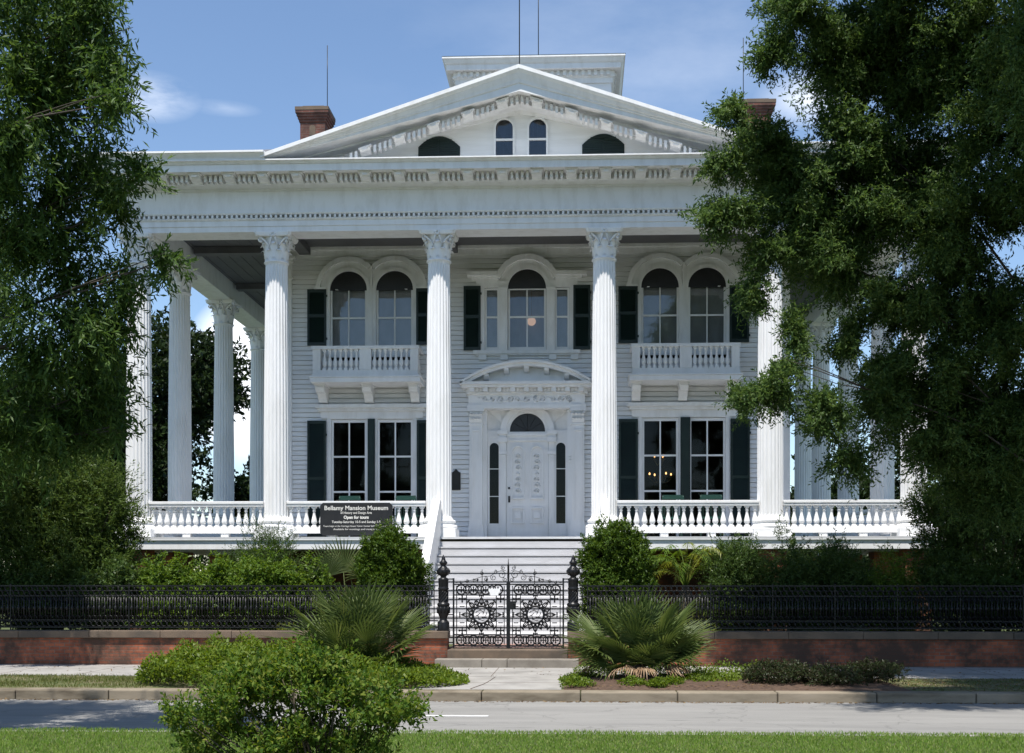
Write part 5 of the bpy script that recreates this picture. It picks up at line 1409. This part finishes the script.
for i, (x, y, r, h, lab) in enumerate([(4.8, -10.2, .62, .38, 'low dusky dark green shrub nearest the palmetto on the right verge'), (5.65, -10.3, .70, .34, 'low dusky dark green shrub between its two neighbours on the right verge'), (6.45, -10.05, .62, .40, 'low dusky dark green shrub at the far end of the right verge planting')]):
    shrub('low_shrub', lab, 'shrub', (x, y, .15), dome(x, y, .15, r, h, 5), L_PURPLE, 190, .10, 8, .045, .020, group='low dusky shrubs on the right verge', stems=5, stem_r=.008, droop=-.2, spread=.95, shell=.5)

# fallen leaves in the gutter, on the verge and on the bed
def litter():
    t = random.random()
    if t < .35: return (random.uniform(-12, 13), -11.60 - abs(random.gauss(0, .07)), .006)
    if t < .75: return (random.uniform(4.4, 13), random.uniform(-11.18, -8.8), .160)
    if t < .9: return (random.uniform(1.3, 4.6), random.uniform(-11.15, -9.0), .20)
    return (random.uniform(-13, 13), random.uniform(-8.7, -6.0), .166)
_n = 5200; _b = np.array([litter() for _ in range(_n)])
_d = unit(rng.normal(size=(_n, 3)) * np.array([1, 1, .12])); _nr = unit(rng.normal(size=(_n, 3)) * .25 + np.array([0, 0, 1]))
tag(quads('leaf_litter', leaf_quads(_b, _d, _nr, .05 * (.5 + rng.random(_n)), .022 * (.6 + .8 * rng.random(_n))), L_LITTER), 'scattered dry brown fallen leaves along the kerb and on the verge', 'fallen leaves', kind='stuff')
# grass
def blades(x0, x1, y0, y1, n, hgt, w, z, m, name, label, fn=None):
    b_ = np.stack([rng.uniform(x0, x1, n), rng.uniform(y0, y1, n), np.full(n, z)], 1)
    if fn is not None: b_ = b_[fn(b_)]
    n = len(b_)
    dens = np.sin(b_[:, 0] * 3.1) * np.sin(b_[:, 1] * 4.7 + b_[:, 0]) * .2 + 1
    d = unit(rng.normal(size=(n, 3)) * np.array([.45, .45, .1]) + np.array([0, 0, 1]))
    nr = unit(rng.normal(size=(n, 3)) + np.array([0, -1.0, .3]))
    return tag(quads(name, leaf_quads(b_, d, nr, hgt * dens * (.5 + .8 * rng.random(n)), np.full(n, w)), m), label, 'grass', kind='stuff')
blades(-7.5, 9.5, -19.6, -16.63, 130000, .042, .007, .15, L_GRASS, 'grass', 'bright mown grass of the median in the foreground')
def patchy(b_): return (np.sin(b_[:, 0] * 1.7 + 1) * np.sin(b_[:, 1] * 3.1) + rng.random(len(b_)) * 1.5) > .25
blades(-16, -5.7, -11.20, -8.74, 26000, .055, .009, .15, L_VERGE, 'grass', 'patchy shaded grass strip between left kerb and sidewalk', patchy)
blades(7.0, 14, -11.20, -8.74, 6000, .035, .009, .15, L_VERGE, 'grass', 'thin worn grass strip between right kerb and sidewalk', patchy)
blades(-14, 14, -5.5, -3.0, 30000, .10, .010, .5, L_GRASS, 'grass', 'yard grass behind the iron fence', lambda b_: np.abs(b_[:, 0]) > 2.3)

# ================================================================== TREES
def tree(name, label, base, trunk_top, trunk_r, clumps, leafm, per_m2, sl, nl, ll, lw, fork=None, group=None, limb_r=.11, every=1, **k):
    t = thing(name, label, 'tree', base, group)
    P, st_ = sprays(clumps, per_m2, sl, nl, ll, lw, **k)
    quads('crown', P, leafm, t)
    q = MB(); tp = bend(base, trunk_top, .06, 8)
    q.tube(tp, [trunk_r * (1.35 if i == 0 else 1 - .6 * i / 8) for i in range(9)], 12)
    for i, c in enumerate(clumps):
        if i % every != every // 2: continue
        hh = min(.95, max(.25, (c[2] - base[2]) / (trunk_top[2] - base[2]) * .72))
        s0 = tp[int(hh * 8)]
        pts = [p + Vector((random.gauss(0, .10), random.gauss(0, .08) + .25 * math.sin(math.pi * i_ / 7), random.gauss(0, .10))) if 0 < i_ < 7 else p for i_, p in enumerate(bend(s0, (c[0], c[1], c[2]), .35, 7))]; r0 = limb_r * (.35 + .3 * c[3])
        q.tube(pts, [r0 * (1 - .82 * j / 7) for j in range(8)], 6)
        for _ in range(2 if every > 1 else 4):
            e = (c[0] + random.uniform(-1, 1) * c[3] * .85, c[1] + random.uniform(-1, 1) * c[4] * .85, c[2] + random.uniform(-.8, .8) * c[5])
            q.tube(bend(pts[5], e, .1, 4), [.014, .012, .009, .006, .003], 4)
    q.build('trunk', M_BARK, t)
    return t
LEFT_CROWN = [ (-4.82, -17.00, 8.49, 1.01, 1.11, 0.87), (-3.95, -17.40, 8.32, 0.50, 0.59, 0.47), (-3.62, -17.72, 7.63, 0.28, 0.37, 0.30), (-4.47, -17.00, 7.73, 0.60, 0.74, 0.54), (-4.75, -17.80, 7.14, 0.80, 0.96, 0.80), (-3.64, -18.04, 7.08, 0.25, 0.29, 0.18), (-4.53, -16.60, 6.93, 0.54, 0.74, 0.55), (-5.06, -17.00, 6.27, 0.80, 1.03, 0.74), (-3.52, -17.24, 6.55, 0.26, 0.37, 0.19), (-3.90, -17.00, 6.32, 0.29, 0.44, 0.29), (-4.48, -16.60, 5.79, 0.50, 0.66, 0.46), (-3.34, -17.24, 5.59, 0.25, 0.37, 0.15), (-3.84, -16.84, 5.36, 0.33, 0.44, 0.32), (-4.03, -16.76, 4.79, 0.30, 0.44, 0.34), (-4.78, -16.84, 4.90, 0.77, 0.96, 0.67), (-4.40, -16.44, 4.25, 0.40, 0.59, 0.40), (-5.25, -16.60, 3.87, 0.74, 0.96, 0.60), (-4.82, -16.28, 3.81, 0.44, 0.52, 0.34), (-6.49, -16.12, 2.94, 0.54, 0.66, 0.34), (-4.08, -16.52, 3.81, 0.13, 0.22, 0.23) ]
RIGHT_CROWN = [ (5.32, -9.50, 11.70, 0.75, 0.90, 0.70), (4.84, -9.80, 10.97, 0.38, 0.50, 0.42), (6.12, -9.00, 11.17, 0.72, 0.90, 0.55), (6.82, -9.00, 11.90, 0.90, 1.20, 0.90), (8.08, -9.50, 11.31, 1.20, 1.50, 1.00), (8.76, -10.00, 9.72, 1.10, 1.30, 1.10), (7.53, -9.00, 10.56, 0.65, 0.90, 0.50), (4.28, -8.80, 10.38, 0.40, 0.50, 0.28), (4.80, -8.60, 9.85, 0.55, 0.70, 0.50), (4.16, -8.80, 9.43, 0.42, 0.50, 0.38), (6.34, -8.80, 9.66, 0.80, 1.00, 0.75), (5.50, -8.50, 9.05, 0.85, 1.00, 0.70), (4.31, -8.60, 8.58, 0.60, 0.70, 0.40), (3.85, -9.00, 8.34, 0.33, 0.40, 0.28), (7.26, -9.00, 8.60, 0.90, 1.10, 0.70), (8.33, -9.50, 8.18, 1.10, 1.30, 1.00), (4.97, -8.40, 7.90, 0.55, 0.70, 0.45), (6.20, -8.60, 7.74, 0.85, 1.00, 0.65), (4.59, -8.50, 7.20, 0.30, 0.40, 0.50), (7.32, -8.80, 6.96, 0.75, 1.00, 0.62), (8.67, -9.00, 6.37, 0.95, 1.20, 0.90), (6.49, -8.50, 6.39, 0.50, 0.70, 0.42), (4.76, -9.20, 5.21, 0.55, 0.60, 0.38), (4.31, -9.30, 5.02, 0.40, 0.40, 0.28), (5.15, -9.00, 5.77, 0.30, 0.40, 0.24), (5.94, -9.00, 4.87, 0.58, 0.70, 0.48), (6.87, -8.80, 5.16, 0.42, 0.80, 0.60), (6.26, -9.00, 4.03, 0.42, 0.50, 0.36), (7.99, -8.60, 4.46, 0.62, 1.00, 0.55), (9.08, -8.80, 4.43, 0.80, 1.10, 0.80), (7.14, -8.80, 5.79, 0.55, 0.70, 0.45), (7.99, -9.20, 5.63, 0.30, 0.50, 0.50), (5.45, -8.80, 6.43, 0.35, 0.40, 0.50) ]
LEFT_X = [(-8.2, -17, 8.2, 1.6, 1.6, 1.4), (-9.6, -16, 6.4, 1.6, 1.6, 1.4), (-7.2, -18.3, 6.0, 1.2, 1.2, 1.0), (-7.4, -15.6, 5.6, 1.2, 1.1, 1.0), (-9.8, -18, 5.4, 1.4, 1.4, 1.1), (-7.0, -17, 9.8, 1.5, 1.5, 1.0), (-8.6, -17.4, 10.4, 1.5, 1.5, 1.1), (-7.4, -19, 4.6, .9, .9, .7)]
RIGHT_X = [(10.5, -10, 11.5, 2.0, 2.0, 1.8), (12.5, -9.5, 9.5, 2.2, 2.2, 1.8), (10.6, -12, 8.0, 1.6, 1.6, 1.3), (11.0, -8.3, 7.0, 1.6, 1.5, 1.2), (13, -12, 7.5, 1.9, 1.9, 1.5), (9.5, -10, 13.8, 2.0, 2.0, 1.2), (6.8, -9.5, 13.6, 1.7, 1.7, 1.1), (9.6, -11.8, 6.0, 1.1, 1.1, .8), (10.3, -9, 4.6, 1.1, 1.1, .8), (9.4, -12.2, 9.6, 1.2, 1.2, .9),
           (7.6, -7.6, 9.6, 1.5, 1.0, 1.2), (6.2, -7.4, 8.4, 1.2, .9, 1.1), (8.6, -7.4, 7.4, 1.3, .9, 1.2), (7.9, -7.4, 5.3, 1.2, .8, 1.1), (9.6, -7.4, 5.0, 1.2, .8, 1.3), (7.4, -7.8, 11.6, 1.6, 1.0, 1.2), (9.0, -8.2, 3.5, .9, .7, .7), (5.4, -7.6, 9.7, .8, .7, .7), (8.4, -13.4, 9.4, 1.2, 1.3, 1.0), (9.4, -14.6, 6.6, 1.1, 1.3, .8), (11.0, -14.5, 8.4, 1.6, 1.6, 1.2), (9.2, -11.6, 8.4, 1.0, 1.2, .8),
           (5.8, -16.2, 12.4, 1.4, 1.3, 1.0), (7.4, -15.6, 12.8, 1.7, 1.6, 1.2), (9.4, -15, 12.5, 1.9, 1.8, 1.3), (11.6, -15.5, 12, 2, 2, 1.4), (8.4, -13, 13.2, 1.7, 1.6, 1.2), (6.4, -13, 13.6, 1.1, 1.1, .9), (10.6, -12.5, 13.6, 1.9, 1.9, 1.3)]
tree('oak_tree', 'willow oak with narrow drooping leaves framing the left of the house', (-9.0, -17, .15), (-8.3, -17, 8.6), .34, LEFT_CROWN + LEFT_X, L_OAK, 44, .52, 18, .100, .025, droop=.45, spread=.75, shell=.30, upbias=.5, cluster=3.2, every=2, limb_r=.09)
tree('oak_tree', 'dense dark oak hiding the right side of the house', (10.6, -9.9, .15), (10.0, -9.8, 11.5), .45, RIGHT_CROWN + RIGHT_X, L_OAKD, 84, .46, 18, .082, .029, droop=.25, spread=.85, shell=.22, upbias=.5, cluster=3.0, every=7, limb_r=.06)
YT = [(-12.6, -5.8, 7.4, 1.9, 1.8, 1.6), (-10.9, -7.2, 5.4, 1.2, 1.4, 1.2), (-11.6, -7.2, 6.0, 1.6, 1.5, 1.3), (-13.6, -5.5, 5.8, 1.9, 1.9, 1.6), (-10.5, -8.8, 8.3, 1.1, 1.2, 1.0), (-9.9, -8.0, 7.6, .9, 1.0, .8), (-12.6, -8.2, 7.8, 1.5, 1.4, 1.2), (-12.6, -4, 9.6, 1.8, 1.8, 1.4), (-10.7, -7.8, 9.2, 1.2, 1.1, .9)]
tree('yard_tree', 'dark broad yard tree behind the left end of the iron fence', (-12.6, -4.6, .5), (-12.3, -4.9, 8), .3, YT, L_OAKD, 34, .5, 16, .10, .04, droop=.2, spread=.85, shell=.3, upbias=.5, cluster=2.5, every=2)
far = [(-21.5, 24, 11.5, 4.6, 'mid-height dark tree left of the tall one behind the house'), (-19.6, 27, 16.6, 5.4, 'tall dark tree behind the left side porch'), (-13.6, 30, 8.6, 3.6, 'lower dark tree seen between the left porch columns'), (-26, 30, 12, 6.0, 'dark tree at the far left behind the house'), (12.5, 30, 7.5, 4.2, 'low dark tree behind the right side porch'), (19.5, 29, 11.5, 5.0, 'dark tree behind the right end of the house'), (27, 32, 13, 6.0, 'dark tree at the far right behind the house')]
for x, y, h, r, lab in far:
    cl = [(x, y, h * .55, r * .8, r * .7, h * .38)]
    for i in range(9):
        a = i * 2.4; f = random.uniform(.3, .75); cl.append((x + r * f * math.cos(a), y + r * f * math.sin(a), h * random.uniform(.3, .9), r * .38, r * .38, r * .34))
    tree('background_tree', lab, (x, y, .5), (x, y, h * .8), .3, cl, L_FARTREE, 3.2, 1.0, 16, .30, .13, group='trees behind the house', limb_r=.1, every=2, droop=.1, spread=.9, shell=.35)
for i, (x0, lab) in enumerate([(-34, 'dark hedge behind the left of the house'), (9, 'dark hedge behind the right of the house')]):
    cl = [(x0 + k * 1.7, 24 + random.uniform(-.6, .6), 1.9, 1.3, 1.1, 1.6 + random.uniform(-.2, .4)) for k in range(16)]
    P, _ = sprays(cl, 8, .6, 14, .2, .09, shell=.4, ground=.5)
    tag(quads('hedge', P, L_FARTREE), lab, 'hedge')
